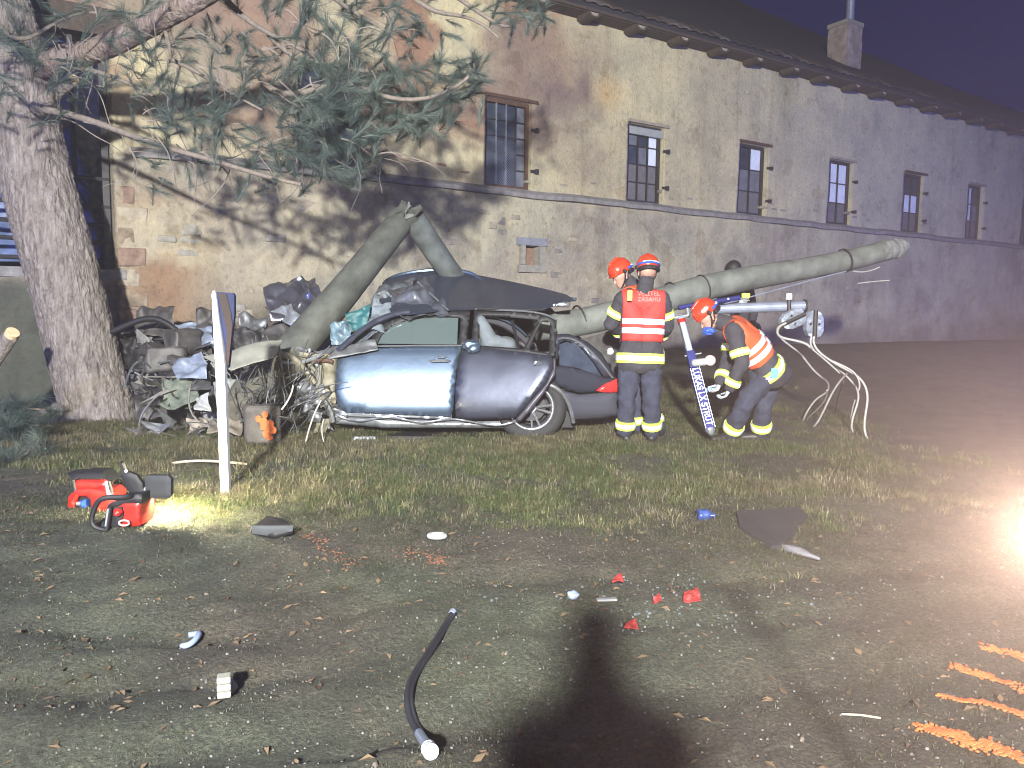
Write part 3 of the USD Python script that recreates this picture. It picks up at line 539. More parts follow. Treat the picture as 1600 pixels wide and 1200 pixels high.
# bare twigs: thin, curved
rg = np.random.default_rng(3); tw = []
def twig(x, y, dx, dy, Y, L, r, curl=1.0):
    p_ = [(x, y)]; a_ = math.atan2(dy, dx)
    for i_ in range(4): a_ += rg.normal(0, .32) * curl + .10 * curl; p_.append((p_[-1][0] + math.cos(a_) * L / 4, p_[-1][1] + math.sin(a_) * L / 4))
    Q, rr = smooth_path(np.array([at(u, w, Y + .05 * i_) for i_, (u, w) in enumerate(p_)]), 4, np.linspace(r, r * .4, 5)); tw.append(tube(Q, rr, 5)); return p_
ends = []
for k in range(190):
    x = rg.uniform(60, 600); y = rg.uniform(0, 250)
    if x < 190 and y > 120: continue
    p_ = twig(x, y, rg.uniform(.2, 1), rg.uniform(-.1, 1.0), YT - rg.uniform(.3, 1.3), rg.uniform(35, 120), rg.uniform(.0035, .009)); ends.append(p_[-1])
for x, y, dx, dy, L in ((105, 122, 1, .5, 140), (95, 185, 1, .9, 120), (262, 230, .2, 1, 70), (275, 225, .4, 1, 80), (300, 245, .3, 1, 80), (345, 255, .2, 1, 90), (360, 260, .15, 1, 100), (190, 205, .2, 1, 80), (130, 190, 1, .5, 90), (465, 150, -.4, .8, 80)):
    twig(x, y, dx, dy, YT - .75, L, .008)
part(pine, 'twigs', cat_(tw), pm('pale_twig', (.16, .135, .12), .85, 0, .55, 6), kind='stuff')
tf = []
spots = [(270, 155, 40), (262, 172, 34), (350, 175, 30), (430, 60, 36), (470, 30, 36), (510, 60, 36), (540, 20, 32), (560, 80, 36), (600, 50, 30), (450, 110, 34), (500, 110, 38), (545, 130, 38), (585, 150, 40), (520, 170, 40), (560, 190, 38), (470, 170, 36), (610, 130, 36), (650, 110, 34), (680, 100, 34), (620, 170, 38), (660, 165, 38), (690, 150, 38), (720, 150, 34), (745, 105, 30), (748, 130, 30), (700, 190, 32), (650, 200, 34), (600, 205, 34), (720, 120, 32), (690, 60, 24), (700, 75, 24), (640, 20, 24), (800, 20, 32), (825, 10, 32), (850, 20, 28), (780, 5, 28), (800, 50, 22), (840, 45, 20), (610, 215, 26), (540, 225, 34), (520, 260, 34), (560, 270, 28), (480, 235, 36), (445, 255, 30), (400, 250, 30), (500, 200, 36), (440, 200, 32), (390, 200, 26),
         (20, 30, 44), (60, 55, 40), (15, 70, 44), (45, 95, 34), (100, 25, 36), (150, 35, 34), (200, 30, 36), (10, 120, 30), (0, 150, 26), (230, 80, 26), (180, 75, 22), (300, 60, 30), (340, 30, 30), (380, 60, 30), (330, 100, 26), (400, 100, 26), (240, 10, 28), (290, 150, 30), (300, 185, 26), (250, 200, 24), (340, 215, 26), (240, 300, 20), (215, 240, 20), (430, 280, 20), (650, 55, 20), (600, 15, 26), (560, -10, 26), (500, -5, 30), (430, -10, 30), (370, -10, 28), (580, 110, 36), (630, 85, 24)]
core = list(spots)
for x, y, r in core:
    for _ in range(8 if x > 460 and y > 70 else 4 if x > 380 else 2): spots.append((x + rg.normal(0, 28), y + rg.normal(0, 22), r * rg.uniform(.65, 1.0)))
for x, y in ends: spots.append((x, y, rg.uniform(18, 30)))
for x, y, r in spots:
    if 190 < y and x < 230 and rg.random() < .8: continue
    if y > 300 or (x > 770 and y > 62) or (x > 860): continue
    if x > 600 and y > 60 and not (y > 90 and x < 760 and y < 215): continue
    Y = YT - rg.uniform(.35, 1.35); L = r * Y / F * 1.0
    tf.append(tuft(rg, at(x, y, Y), V(rg.normal(.5, .5), rg.normal(-.2, .5), rg.normal(.15, .5)), int(80 + r * 1.6), L * .8, rg.uniform(.38, .85), L * .55))
part(pine, 'needles', join(tf), NEEDLE, kind='stuff')
# cut boughs lying on the left, and a sawn log
def bough(label, pts, Yl, cone, seed):
    rg_ = np.random.default_rng(seed); P = [at(x, y, Y) for (x, y), Y in zip(pts, Yl)]
    b = thing('cut_pine_bough', label, 'pine bough', P[0]); Q = smooth_path(P, 8); part(b, 'stem', tube(Q, np.linspace(.018, .008, len(Q)), 7), TWIG)
    tt = []
    for k in range(cone):
        c = Q[rg_.integers(0, len(Q))] + rg_.normal(0, .10, 3) * V(1, 1, .55); c[2] = max(c[2], float(gz(c[0], c[1])) + .03); tt.append(tuft(rg_, c, V(rg_.normal(.3, .6), rg_.normal(-.5, .5), rg_.normal(.5, .4)), 60, .15, .9, .06))
    part(b, 'needles', join(tt), NEEDLE, kind='stuff')
bough('green cut pine bough lying lowest at the left edge beside the red cases', [(-40, 745), (20, 720), (70, 690)], [6.2, 6.4, 6.7], 46, 5)
bough('green cut pine bough propped higher against the trunk foot at the left edge', [(-50, 650), (10, 640), (70, 640)], [7.3, 7.5, 7.7], 46, 6)
bough('green cut pine bough between the other cut boughs at the left edge', [(-60, 690), (0, 670), (60, 665)], [6.8, 7.0, 7.2], 40, 8)
lg = thing('sawn_branch_log', 'short sawn branch with pale cut end leaning at the left edge', 'log', at(-30, 610, 7.6))
part(lg, 'bark', bark_tube([(-40, 600), (-5, 555), (18, 523)], np.array([13, 12, 11]) * 7.6 / F, [7.6, 7.55, 7.5], 14, 6, .006, 12, 3), BARK, True); part(lg, 'sawn_face', rod(at(17, 524, 7.49), at(20, 519, 7.47), .062, 14), CUTWOOD)

# ---------------------------------------------------------------- bent and fallen utility poles
def pole_m(pts, Ys, dia, sides=28, n=12, amp=.004, seed=0):
    P = np.array([at(x, y, Y) for (x, y), Y in zip(pts, Ys)]); r = np.array(dia) / 2 * np.array(Ys) / F; Q, rr = smooth_path(P, n, r)
    return rough(tube(Q, rr, sides), amp, 6, seed)
bp = thing('bent_pole', 'grey concrete pole snapped at its foot and folded to a peak over the wreck', 'utility pole', ground(410, 690))
part(bp, 'leaning_shaft', pole_m([(452, 556), (500, 500), (560, 428), (618, 356), (626, 347)], [7.95, 8.1, 8.4, 8.75, 8.8], [58, 54, 47, 41, 39], amp=.002, seed=1), CONCRETE, 40)
part(bp, 'folded_shaft', pole_m([(646, 342), (668, 375), (702, 424), (740, 470)], [8.85, 9.0, 9.25, 9.5], [38, 37, 35, 34], amp=.002, seed=2), pm('folded_concrete', (.075, .085, .085), .75, 0, .45, 5, .4, 50), 40)
part(bp, 'broken_joint', rough(rock(at(634, 342, 8.84), (.24, .24, .20), 3, 3), .05, 9, 3), CONCRETE, True, label='crushed pale break at the peak of the pole')
for k in range(5):
    c = at(628 + rg.uniform(-16, 18), 340 + rg.uniform(-9, 9), 8.72); d_ = V(rg.normal(.3, .6), rg.normal(-.3, .4), rg.normal(.3, .6)); d_ *= .16 / np.linalg.norm(d_); sd_ = np.cross(d_, rg.normal(size=3)); sd_ *= .06 / np.linalg.norm(sd_)
    part(bp, 'concrete_shard', crumple([c - sd_, c + sd_, c + d_ + sd_ * .4, c + d_ - sd_ * .5], 6, 5, .02, 130 + k, .02, 9), [CONCW, CONCRETE][k % 2])
Q, rr = smooth_path(np.array([at(608, 338, 8.7), at(632, 326, 8.7), at(652, 334, 8.75)]), 6, [.035, .04, .035]); part(bp, 'peak_strap', tube(Q, rr, 8), CONCRETE)
part(bp, 'foot_shaft', pole_m([(470, 560), (425, 585), (385, 620), (362, 655)], [7.95, 7.9, 7.85, 7.8], [60, 58, 54, 50], amp=.03, seed=4), pm('mossy_concrete', (.075, .07, .052), .9, 0, .4, 9, .8, 40), 40)
base = part(bp, 'foot_block', rough(rbox(at(410, 662, 7.35), (.33, .3, .38), .05, rotz(.4)).subdivide().subdivide(), .03, 5, 6), pm('foot_concrete', (.10, .09, .08), .9, 0, .3, 10, .6, 50))
# orange sprayed number-like mark on the block: blobs lying on its face
om = []
for x, y, r in ((404, 655, 5), (414, 648, 5), (412, 660, 7), (418, 668, 8), (422, 662, 6), (426, 672, 6), (416, 678, 6), (421, 683, 5), (410, 668, 4)):
    m_ = trimesh.creation.icosphere(2); m_.vertices = m_.vertices * V(r * 7.0 / F, .005, r * 7.6 / F) + at(x, y, 7.115); om.append(rough(m_, .008, 20, x))
part(base, 'orange_mark', cat_(om), ORANGE)
wr_ = []
for k in range(85):
    x, y = rg.uniform(365, 475), rg.uniform(590, 690); a_ = rg.normal(-1.3, .5) if x < 440 else rg.normal(-1.1, .5); L = rg.uniform(25, 75); Y = rg.uniform(7.35, 7.8)
    pp = [(x, y), (x + math.cos(a_) * L * .5 + rg.normal(0, 5), y + math.sin(a_) * L * .5), (x + math.cos(a_) * L + rg.normal(0, 10), y + math.sin(a_) * L + rg.normal(0, 8))]
    wr_.append(tube(smooth_path([at(u, w, Y + .1 * rg.normal()) for u, w in pp], 5), rg.uniform(.003, .007), 5))
part(bp, 'reinforcing_wires', cat_(wr_), WIREG, kind='stuff')
for pp, r_ in (([(428, 600), (426, 575), (432, 555)], .012), ([(478, 690), (490, 650), (502, 625)], .008), ([(440, 640), (455, 615), (458, 602)], .009), ([(506, 690), (503, 672), (506, 655)], .006)):
    part(bp, 'reinforcing_wire', tube(smooth_path([at(u, w, 7.3) for u, w in pp], 6), r_, 6), WIRE)

fp = thing('fallen_pole', 'long pale concrete pole lying across the car tail, its broken end raised', 'utility pole', at(1100, 455, 9.2))
part(fp, 'shaft', pole_m([(838, 512), (1000, 480), (1100, 450), (1250, 421), (1380, 392)], [8.6, 8.85, 9.1, 9.6, 10.0], [43, 43, 40, 34, 32], n=10, amp=.002, seed=7), pm('pale_concrete', (.125, .135, .122), .75, 0, .38, 4.5, .5, 45), 40)
part(fp, 'broken_end', rough(tube(smooth_path([at(1372, 394, 9.98), at(1400, 388, 10.06), at(1416, 386, 10.1)], 6), [.134, .136, .14, .134, .14, .134, .125, .134, .116, .116, .107, .09, .045], 24), .03, 9, 4), CONCW)
for x, y, Y, d in ((1049, 463, 9.0, 43), (1097, 451, 9.1, 42), (1319, 407, 9.8, 35), (905, 500, 8.7, 45)):
    ax = at(x + 20, y - 5, Y + .06) - at(x - 20, y + 5, Y - .06); ax /= np.linalg.norm(ax); c = at(x, y, Y); a_ = np.cross(ax, V(0, 0, 1)); a_ /= np.linalg.norm(a_); b_ = np.cross(ax, a_)
    ring = np.array([c + (a_ * math.cos(g) + b_ * math.sin(g)) * d / 2 * Y / F for g in np.linspace(0, 2 * np.pi, 25)]); d = d; part(fp, 'strap', tube(ring, .011, 6), DARKMETAL)
part(fp, 'earth_wire', tube(smooth_path([at(1050, 494, 8.9), at(1150, 470, 9.2), at(1290, 432, 9.6), at(1322, 424, 9.7)], 6), .008, 6), GALV)
for pp in ([(1325, 420), (1345, 425), (1375, 417)], [(1340, 443), (1365, 440), (1390, 438)]): part(fp, 'torn_wire', tube(smooth_path([at(u, w, 9.9) for u, w in pp], 5), .007, 5), WIRE)
# street lamp arm under the fallen pole
arm = thing('steel_tube', 'blue-grey steel tube with clamp and insulator, level below the fallen pole', 'pipe', at(1180, 478, 8.9))
part(arm, 'tube', rod(at(1085, 484, 8.9), at(1258, 478, 8.9), .058, 16), GALV); part(arm, 'end_plate', rod(at(1256, 478, 8.9), at(1259, 478, 8.9), .075, 16), DARKMETAL)
part(arm, 'clamp', rod(at(1233, 487, 8.83), at(1233, 468, 8.83), .022, 10), DARKMETAL); part(arm, 'insulator', rough(rod(at(1233, 468, 8.8), at(1233, 458, 8.8), .035, 14), .004, 9), WHITEPOST)
def clampset(label, c, ang, L, Wd, Y, cabs):
    t = thing('cable_clamp', label, 'cable clamp', at(*c, Y), group=None)
    dx, dy = math.cos(ang), math.sin(ang); nx_, ny_ = -dy, dx
    for sgn in (-1, 1):
        out = []
        for a_, b_ in ((-.5, .08), (-.42, .30), (-.2, .48), (.25, .5), (.46, .34), (.5, .08)): out.append((c[0] + dx * L * a_ + nx_ * Wd * b_ * sgn, c[1] + dy * L * a_ + ny_ * Wd * b_ * sgn))
        part(t, 'shell', panel(out, Y + (.03 if sgn > 0 else 0), .10, 6, lip=.05, lipw=6), pm('clamp_grey', (.34, .38, .46), .5, .2, .15, 10))
    part(t, 'slot_strip', rod(at(c[0] - dx * L * .5, c[1] - dy * L * .5, Y + .05), at(c[0] + dx * L * .5, c[1] + dy * L * .5, Y + .05), .025, 8), BLACKP)
    part(t, 'rivet', trimesh.creation.icosphere(1, .012).apply_translation(at(c[0] + nx_ * Wd * .25, c[1] + ny_ * Wd * .25, Y - .01)), DARKMETAL); part(t, 'rivet', trimesh.creation.icosphere(1, .012).apply_translation(at(c[0] - nx_ * Wd * .25, c[1] - ny_ * Wd * .25, Y - .01)), DARKMETAL)
    for r_, pp in cabs:
        Ys = np.linspace(Y, ground(pp[-1][0], pp[-1][1])[1] if pp[-1][1] > 640 else Y - .3, len(pp)); part(t, 'cable', tube(smooth_path([at(u, w, q_) for (u, w), q_ in zip(pp, Ys)], 6), r_, 7), WIRE if r_ > .007 else WIREG)
clampset('grey two-shell cable clamp tilted left, nearest the bending firefighter', (1240, 499), -.45, 40, 27, 8.5, [(.013, [(1228, 505), (1215, 516), (1218, 525), (1242, 532), (1266, 543)]), (.011, [(1226, 507), (1214, 514), (1220, 528), (1250, 553), (1275, 582), (1294, 600), (1291, 613), (1278, 622), (1262, 642), (1255, 657)]), (.009, [(1266, 543), (1290, 563), (1312, 583)]), (.009, [(1292, 610), (1284, 632), (1268, 648), (1261, 657)])])
clampset('grey two-shell cable clamp standing upright, furthest right under the fallen pole', (1274, 506), 1.62, 42, 27, 8.45, [(.012, [(1272, 526), (1274, 542), (1290, 558), (1318, 575), (1344, 592), (1355, 615), (1352, 650), (1355, 685)]), (.011, [(1268, 526), (1270, 545), (1295, 565), (1325, 590), (1341, 615), (1335, 645), (1333, 676)]), (.009, [(1280, 551), (1305, 566), (1335, 583), (1343, 600), (1340, 612)]), (.011, [(1324, 583), (1314, 594), (1300, 615), (1284, 648), (1271, 667)]), (.006, [(1318, 597), (1310, 620), (1304, 648)]), (.008, [(1336, 625), (1330, 650), (1330, 672)])])

# ---------------------------------------------------------------- the wrecked car
car = thing('wrecked_car', 'crushed silver-grey estate car with torn front and buckled roof under the poles', 'car', at(700, 680, 8.2))
YC = 7.72
def side(x, y):                        # the flank: upright below the waist, leaning in above it, running slightly away to the rear
    z = at(x, y, YC)[2]
    return YC + .03 * max(0, (.34 - z) / .2) ** 1.5 + (.19 * (z - .5) + .375 * (z - .5) ** 2 if z < .95 else .1614 + .53 * (z - .95)) + (x - 620) * .0001
fd_out = [(530, 549), (560, 545), (640, 542), (722, 541), (716, 560), (711, 600), (708, 640), (704, 652), (540, 645), (528, 636), (523, 610), (525, 575)]
fd = part(car, 'front_door', panel(fd_out, side, .05, 9, lip=.014, lipw=3.5, dent=.004), PAINT, True)
def rear(x, y):                        # rear door stands a little open: its rear edge swings out
    return side(x, y) - .02 - max(0, x - 715) * .0011
rd_out = [(724, 545), (740, 541), (800, 548), (862, 556), (864, 575), (852, 600), (832, 622), (818, 640), (806, 653), (730, 656), (712, 652), (711, 610), (716, 570)]
rd = part(car, 'rear_door', panel(rd_out, lambda x, y: rear(x, y) - .035, .06, 9, lip=.014, lipw=3.5, dent=.014, seed=4, dscale=.012), PAINTD, True, label='rear door standing slightly open, shade painted into its colour')
part(rd, 'door_edge', panel([(864, 560), (869, 560), (868, 585), (850, 615), (826, 645), (812, 660), (806, 656), (832, 624), (853, 600), (864, 577)], lambda x, y: rear(x, y) - .02, .10, 8, lip=.02, lipw=3), pm('door_edge', (.10, .095, .12), .4, .3, .2, 8), True)
part(fd, 'window_trim', tube([at(584, 541, side(584, 540) - .012), at(650, 540, side(650, 540) - .012), at(722, 540, side(722, 540) - .012)], .009, 6), CHROME)
GL = usdkit.material(stage, '/World/Looks/window_glass', {'f': ('fresnel', {'IOR': 1.6}), 't': ('transparent_bsdf', {'color': (.6, .72, .72)}), 'd': ('diffuse_bsdf', {'color': (.17, .21, .21)}), 'md': ('mix_closure', {'fac': .38}), 'g': ('glossy_bsdf', {'roughness': .04, 'color': (.9, .95, 1)}), 'm': ('mix_closure', {})}, [('f.fac', 'm.fac'), ('t.BSDF', 'md.closure1'), ('d.BSDF', 'md.closure2'), ('md.closure', 'm.closure1'), ('g.BSDF', 'm.closure2')], surface='m.closure')  # grey diffuse share paints in the pale reflection on the glass
part(fd, 'window_glass', panel([(590, 537), (596, 524), (612, 510), (640, 500), (680, 496), (716, 497), (714, 538)], lambda x, y: side(x, y) + .02, .006, 20, lip=0), GL)
part(fd, 'window_frame', panel([(575, 541), (585, 520), (605, 502), (640, 491), (690, 486), (735, 485), (728, 541), (717, 541), (720, 497), (680, 496), (640, 500), (612, 510), (597, 524), (588, 541)], lambda x, y: side(x, y) - .0, .04, 8, lip=.015, lipw=3), BLACKP, True)
for x, y, L in ((687, 564, 16), (690, 558, 8)): part(fd, 'handle', tube(smooth_path([at(x - L, y + 1, side(x, y) - .01), at(x - L + 4, y, side(x, y) - .04), at(x + L - 4, y, side(x, y) - .045), at(x + L, y + 1, side(x, y) - .01)], 5), .013 if L > 10 else .009, 8), CHROME)
part(fd, 'lower_trim', panel([(527, 641), (706, 648), (706, 655), (530, 650)], lambda x, y: YC + .0, .03, 14, lip=.01, lipw=3), CHROME, True)
part(rd, 'window_frame', panel([(736, 545), (741, 483), (800, 486), (862, 493), (870, 500), (868, 558), (862, 558), (800, 550), (745, 546)], lambda x, y: rear(x, y) - .02, .05, 8, holes=[[(748, 540), (750, 494), (800, 496), (842, 500), (818, 545)], [(826, 546), (847, 503), (860, 504), (858, 552)]], lip=.015, lipw=3), BLACKP, True)
part(rd, 'frame_trim', tube(smooth_path([at(743, 483, rear(743, 483) - .05), at(800, 485, rear(800, 485) - .05), at(850, 491, rear(850, 490) - .05), at(869, 500, rear(869, 500) - .05)], 6), .010, 6), CHROME)
part(rd, 'handle', rock(at(840, 567, rear(840, 567) - .06), (.10, .04, .045), 3), CHROME); part(rd, 'corner_mirror', rough(rock(at(738, 542, rear(738, 542) - .09), (.17, .10, .12), 5, 3), .004, 8), PAINT, True)
# sill, torn open at the bottom
part(car, 'sill', panel([(520, 650), (620, 655), (700, 658), (790, 658), (812, 662), (806, 669), (700, 668), (600, 668), (522, 662)], lambda x, y: YC + .04, .12, 9, lip=.03, lipw=4, dent=.03, seed=8, dscale=.06), ALU, True)
part(car, 'sill_flange', rough(tube(smooth_path([at(526, 648, YC - .01), at(570, 656, YC - .02), at(610, 652, YC), at(660, 660, YC - .03), at(700, 655, YC), at(760, 663, YC - .02), at(806, 657, YC)], 8), .012, 6), .006, 20), CHROME)
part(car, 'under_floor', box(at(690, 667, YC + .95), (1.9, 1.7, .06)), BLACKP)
# rear quarter, hatch, lights, bumper
def rq(x, y): return YC + .12 + (x - 860) * .0026 + max(0, at(x, y, 7.8)[2] - .85) * .55 + .05 * max(0, (.5 - at(x, y, 7.8)[2]) / .3) ** 2
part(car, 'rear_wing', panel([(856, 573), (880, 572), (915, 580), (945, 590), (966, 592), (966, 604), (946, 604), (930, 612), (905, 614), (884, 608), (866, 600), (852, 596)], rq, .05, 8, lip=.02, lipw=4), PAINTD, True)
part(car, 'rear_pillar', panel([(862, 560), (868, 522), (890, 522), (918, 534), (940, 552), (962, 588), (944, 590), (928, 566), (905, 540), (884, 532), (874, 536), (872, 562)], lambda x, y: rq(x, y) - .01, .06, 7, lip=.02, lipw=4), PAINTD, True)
part(car, 'rear_pillar_trim', tube(smooth_path([at(872, 530, rq(872, 530) - .025), at(897, 531, rq(897, 531) - .025), at(922, 548, rq(922, 548) - .025), at(940, 568, rq(940, 568) - .025), at(957, 590, rq(957, 590) - .025)], 7), .012, 6), CHROME)
part(car, 'rear_side_window', panel([(874, 538), (886, 534), (905, 542), (926, 566), (940, 588), (905, 576), (874, 570)], lambda x, y: rq(x, y) + .03, .01, 10, lip=0), GLASSD)
part(car, 'bumper', panel([(878, 610), (905, 617), (932, 615), (966, 612), (968, 648), (940, 653), (897, 655), (886, 640), (876, 622)], lambda x, y: rq(x, y) - .03, .06, 8, lip=.04, lipw=7), pm('bumper_paint', (.095, .10, .13), .35, .4, .06, 3), True)
part(car, 'tail_light', panel([(931, 611), (944, 601), (968, 590), (970, 612), (950, 614)], lambda x, y: rq(x, y) - .045, .05, 6, lip=.02, lipw=4), REDLENS, True)
part(car, 'wheel_arch', tube(smooth_path([at(850, 600, YC + .02), at(868, 606, YC - .0), at(884, 622, YC + .02), at(893, 645, YC + .05), at(896, 660, YC + .08)], 6), .022, 8), GREYMET)
part(car, 'wheel_well', panel([(812, 600), (850, 592), (880, 606), (896, 640), (896, 668), (812, 668)], YC + .28, .05, 20, lip=0), BLACKP)
part(car, 'hatch_inner', crumple([at(895, 530, 8.6), at(1000, 505, 8.9), at(1000, 600, 8.7), at(930, 590, 8.5)], 14, 12, .05, 6, .01), DARKDEB, True)
# wheel
wc_ = at(830, 636, YC + .10); wh = part(car, 'wheel', trimesh.creation.torus(.285, .075, 36, 14).apply_transform(trimesh.transformations.rotation_matrix(math.pi / 2, [1, 0, 0])).apply_translation(wc_), RUBBER, True, label='rear wheel half hidden behind the open door')
part(wh, 'rim', trimesh.creation.torus(.222, .016, 40, 8).apply_transform(trimesh.transformations.rotation_matrix(math.pi / 2, [1, 0, 0])).apply_translation(wc_ - V(0, .045, 0)), CHROME, True)
part(wh, 'rim_barrel', trimesh.creation.annulus(.19, .215, .16, 40).apply_transform(trimesh.transformations.rotation_matrix(math.pi / 2, [1, 0, 0])).apply_translation(wc_ + V(0, .04, 0)), pm('rim_dark', (.07, .07, .08), .5, .4, .2, 9), True)
part(wh, 'brake_disc', rod(wc_ + V(0, .03, 0), wc_ + V(0, .05, 0), .15, 28), DARKMETAL)
for k in range(10):
    g = k * math.pi / 5 + .2 + (.12 if k % 2 else -.12); part(wh, 'spoke', rod(wc_ + V(0, -.03, 0) + V(math.cos(g), 0, math.sin(g)) * .03, wc_ + V(0, -.045, 0) + V(math.cos(g + .05), 0, math.sin(g + .05)) * .215, .013, 6), CHROME)
part(wh, 'hub', rod(wc_ - V(0, .05, 0), wc_, .05, 16), ALU)
# roof: buckled sheet tipped up towards the wall
def roof_y(x, y): return 8.05 + (485 - y) * .021
part(car, 'roof', panel([(592, 470), (600, 442), (620, 430), (650, 424), (700, 424), (748, 430), (800, 440), (850, 451), (885, 460), (900, 470), (880, 474), (852, 483), (800, 487), (740, 484), (690, 486), (640, 492), (618, 492)], roof_y, .02, 9, lip=.03, lipw=5, dent=.07, seed=12, dscale=.03), ROOFP, True)
part(car, 'roof_rail', rough(tube(smooth_path([at(600, 444, 9.0), at(652, 424, 9.3), at(742, 430, 9.2), at(756, 440, 9.1), at(800, 444, 9.0), at(850, 456, 8.8), at(900, 468, 8.6)], 8), .02, 7), .008, 9), PAINT)
part(car, 'roof_tip', panel([(863, 476), (880, 471), (892, 472), (890, 480), (870, 480)], 8.15, .03, 6), CHROME, True)
part(car, 'roof_edge', tube(smooth_path([at(745, 482, 7.95), at(800, 484, 7.97), at(850, 484, 8.02)], 6), .014, 7), BLACKP)
part(car, 'roof_fold', crumple([at(604, 446, 8.45), at(664, 432, 8.7), at(704, 486, 7.96), at(622, 494, 7.93)], 30, 20, .07, 14, .01, 4.5), pm('folded_roof', (.13, .14, .17), .3, .6, .3, 6), True, label='creased silver fold of the roof at the windscreen')
part(car, 'roof_crease', tube(smooth_path([at(652, 440, 8.5), at(676, 462, 8.3), at(700, 484, 7.98)], 6), .009, 6), CHROME)
# inside: seats, airbags, far side
part(car, 'far_flank', panel([(560, 560), (580, 500), (640, 470), (860, 480), (920, 540), (930, 600), (560, 610)], 9.35, .04, 30), DARKDEB)
part(car, 'front_seat', rough(hull([(at(655, 600, 8.3), .16, at(665, 520, 8.35), .13)]).refine_to_length(.05), .01, 6), pm('dark_seat', (.06, .065, .07), .85, 0, .2, 12), True)
part(car, 'curtain_airbag', rough(hull([(at(752, 500, 8.0), .05, at(765, 535, 8.0), .10), (at(765, 535, 8.0), .10, at(795, 540, 8.0), .07)]).refine_to_length(.04), .015, 9), SEAT, True)
part(car, 'rear_seat', rough(hull([(at(770, 600, 8.3), .2, at(790, 545, 8.5), .14)]).refine_to_length(.05), .01, 6), pm('rear_seat', (.16, .18, .19), .85, 0, .2, 12), True)
part(car, 'pillar_inside', tube(smooth_path([at(750, 498, 8.15), at(780, 503, 8.2), at(812, 522, 8.3), at(835, 550, 8.4)], 6), .045, 8), pm('dark_lining', (.05, .05, .06), .7, 0, .3, 8))
part(car, 'pillar_trim', tube(smooth_path([at(748, 495, 8.05), at(785, 499, 8.1), at(822, 524, 8.2)], 6), .012, 6), PAINT)
part(car, 'seat_belt', tube(smooth_path([at(800, 500, 8.1), at(806, 525, 8.12), at(815, 560, 8.15)], 5), .018, 5), BLACKP)
# scuttle, firewall, front corner torn open
part(car, 'airbag', crumple([at(572, 478, 8.05), at(612, 472, 8.2), at(606, 520, 7.95), at(575, 510, 7.9)], 20, 20, .06, 21, .006, 5), FABRIC, True)
part(car, 'teal_sheet', crumple([at(538, 486, 7.92), at(578, 478, 8.0), at(572, 518, 7.85), at(548, 512, 7.85)], 16, 16, .05, 22, .006, 6), TEAL, True)
part(car, 'dash_fragment', crumple([at(515, 508, 7.9), at(552, 500, 7.95), at(548, 536, 7.8), at(516, 534, 7.8)], 16, 16, .06, 23, .008, 7), pm('pale_fragment', (.09, .14, .17), .4, 0, .5, 14), True)
part(car, 'windscreen_remains', crumple([at(585, 455, 8.5), at(640, 440, 8.7), at(640, 500, 8.1), at(580, 515, 7.95)], 24, 20, .06, 24, .006, 6), pm('shattered_glass', (.24, .27, .30), .2, .3, .7, 20), True)
part(car, 'windscreen_sheet', crumple([at(590, 446, 8.75), at(650, 428, 8.85), at(632, 500, 8.02), at(540, 540, 7.9)], 40, 30, .05, 64, .008, 4.2), pm('frosted_screen', (.10, .115, .135), .35, .35, .6, 11), True, label='crazed windscreen sheet torn down from the roof edge')
part(car, 'front_pillar', rough(tube(smooth_path([at(528, 548, 7.8), at(560, 520, 7.82), at(596, 498, 7.9), at(640, 487, 7.98)], 7), .03, 8), .008, 14), PAINTD)
part(car, 'dash', crumple([at(520, 525, 8.0), at(640, 505, 8.3), at(640, 560, 8.3), at(520, 560, 8.0)], 20, 14, .06, 25, .02, 4), BLACKP, True)
part(car, 'wing_top', crumple([at(490, 545, 7.8), at(585, 528, 7.85), at(588, 542, 7.75), at(510, 560, 7.72)], 18, 8, .03, 26, .012, 5), GREYMET, True)
part(car, 'hinge_pillar', panel([(500, 560), (526, 552), (526, 600), (532, 655), (512, 650), (500, 620)], YC + .04, .14, 7, lip=.03, lipw=4, dent=.05, seed=9, dscale=.06), PRIMER, True)
part(car, 'firewall', crumple([at(462, 560, 7.95), at(526, 545, 7.95), at(526, 655, 7.9), at(470, 640, 7.95)], 20, 20, .08, 27, .02, 4.5), GREYMET, True)
for k, (pp, r_, m_) in enumerate([([(437, 553), (458, 560), (478, 580), (492, 600)], .035, PRIMER), ([(468, 553), (490, 556), (516, 556)], .03, PRIMER), ([(470, 556), (486, 572), (504, 600)], .022, PRIMER), ([(488, 566), (505, 563), (520, 566)], .022, RUST), ([(500, 570), (498, 600), (505, 635)], .03, CREAM), ([(462, 630), (486, 618), (508, 620)], .025, GREYMET), ([(440, 565), (470, 566), (505, 552)], .02, ALU), ([(483, 545), (488, 560), (496, 572)], .016, ALU), ([(446, 548), (462, 544), (480, 550)], .03, GREYMET), ([(505, 625), (515, 640), (520, 660)], .03, GREYMET)]):
    part(car, 'torn_strut', rough(tube(smooth_path([at(u, w, 7.72 + .05 * (k % 3)) for u, w in pp], 7), r_, 7), r_ * .35, 18, k), m_)
for k in range(14):
    x, y = rg.uniform(480, 525), rg.uniform(590, 660); part(car, 'torn_metal', crumple([at(x, y, 7.75), at(x + rg.uniform(10, 26), y + rg.uniform(-8, 8), 7.7), at(x + rg.uniform(6, 26), y + rg.uniform(10, 24), 7.72), at(x - 5, y + rg.uniform(8, 22), 7.78)], 8, 8, .03, 60 + k, .006, 9), [GREYMET, PRIMER, ALU, DARKDEB][k % 4], True)
part(car, 'bonnet', crumple([at(412, 440, 9.1), at(492, 424, 9.4), at(516, 470, 8.9), at(420, 492, 8.6)], 34, 26, .12, 31, .012, 3.4), HOODP, True, label='dark bonnet torn up and crumpled to the left of the leaning pole')
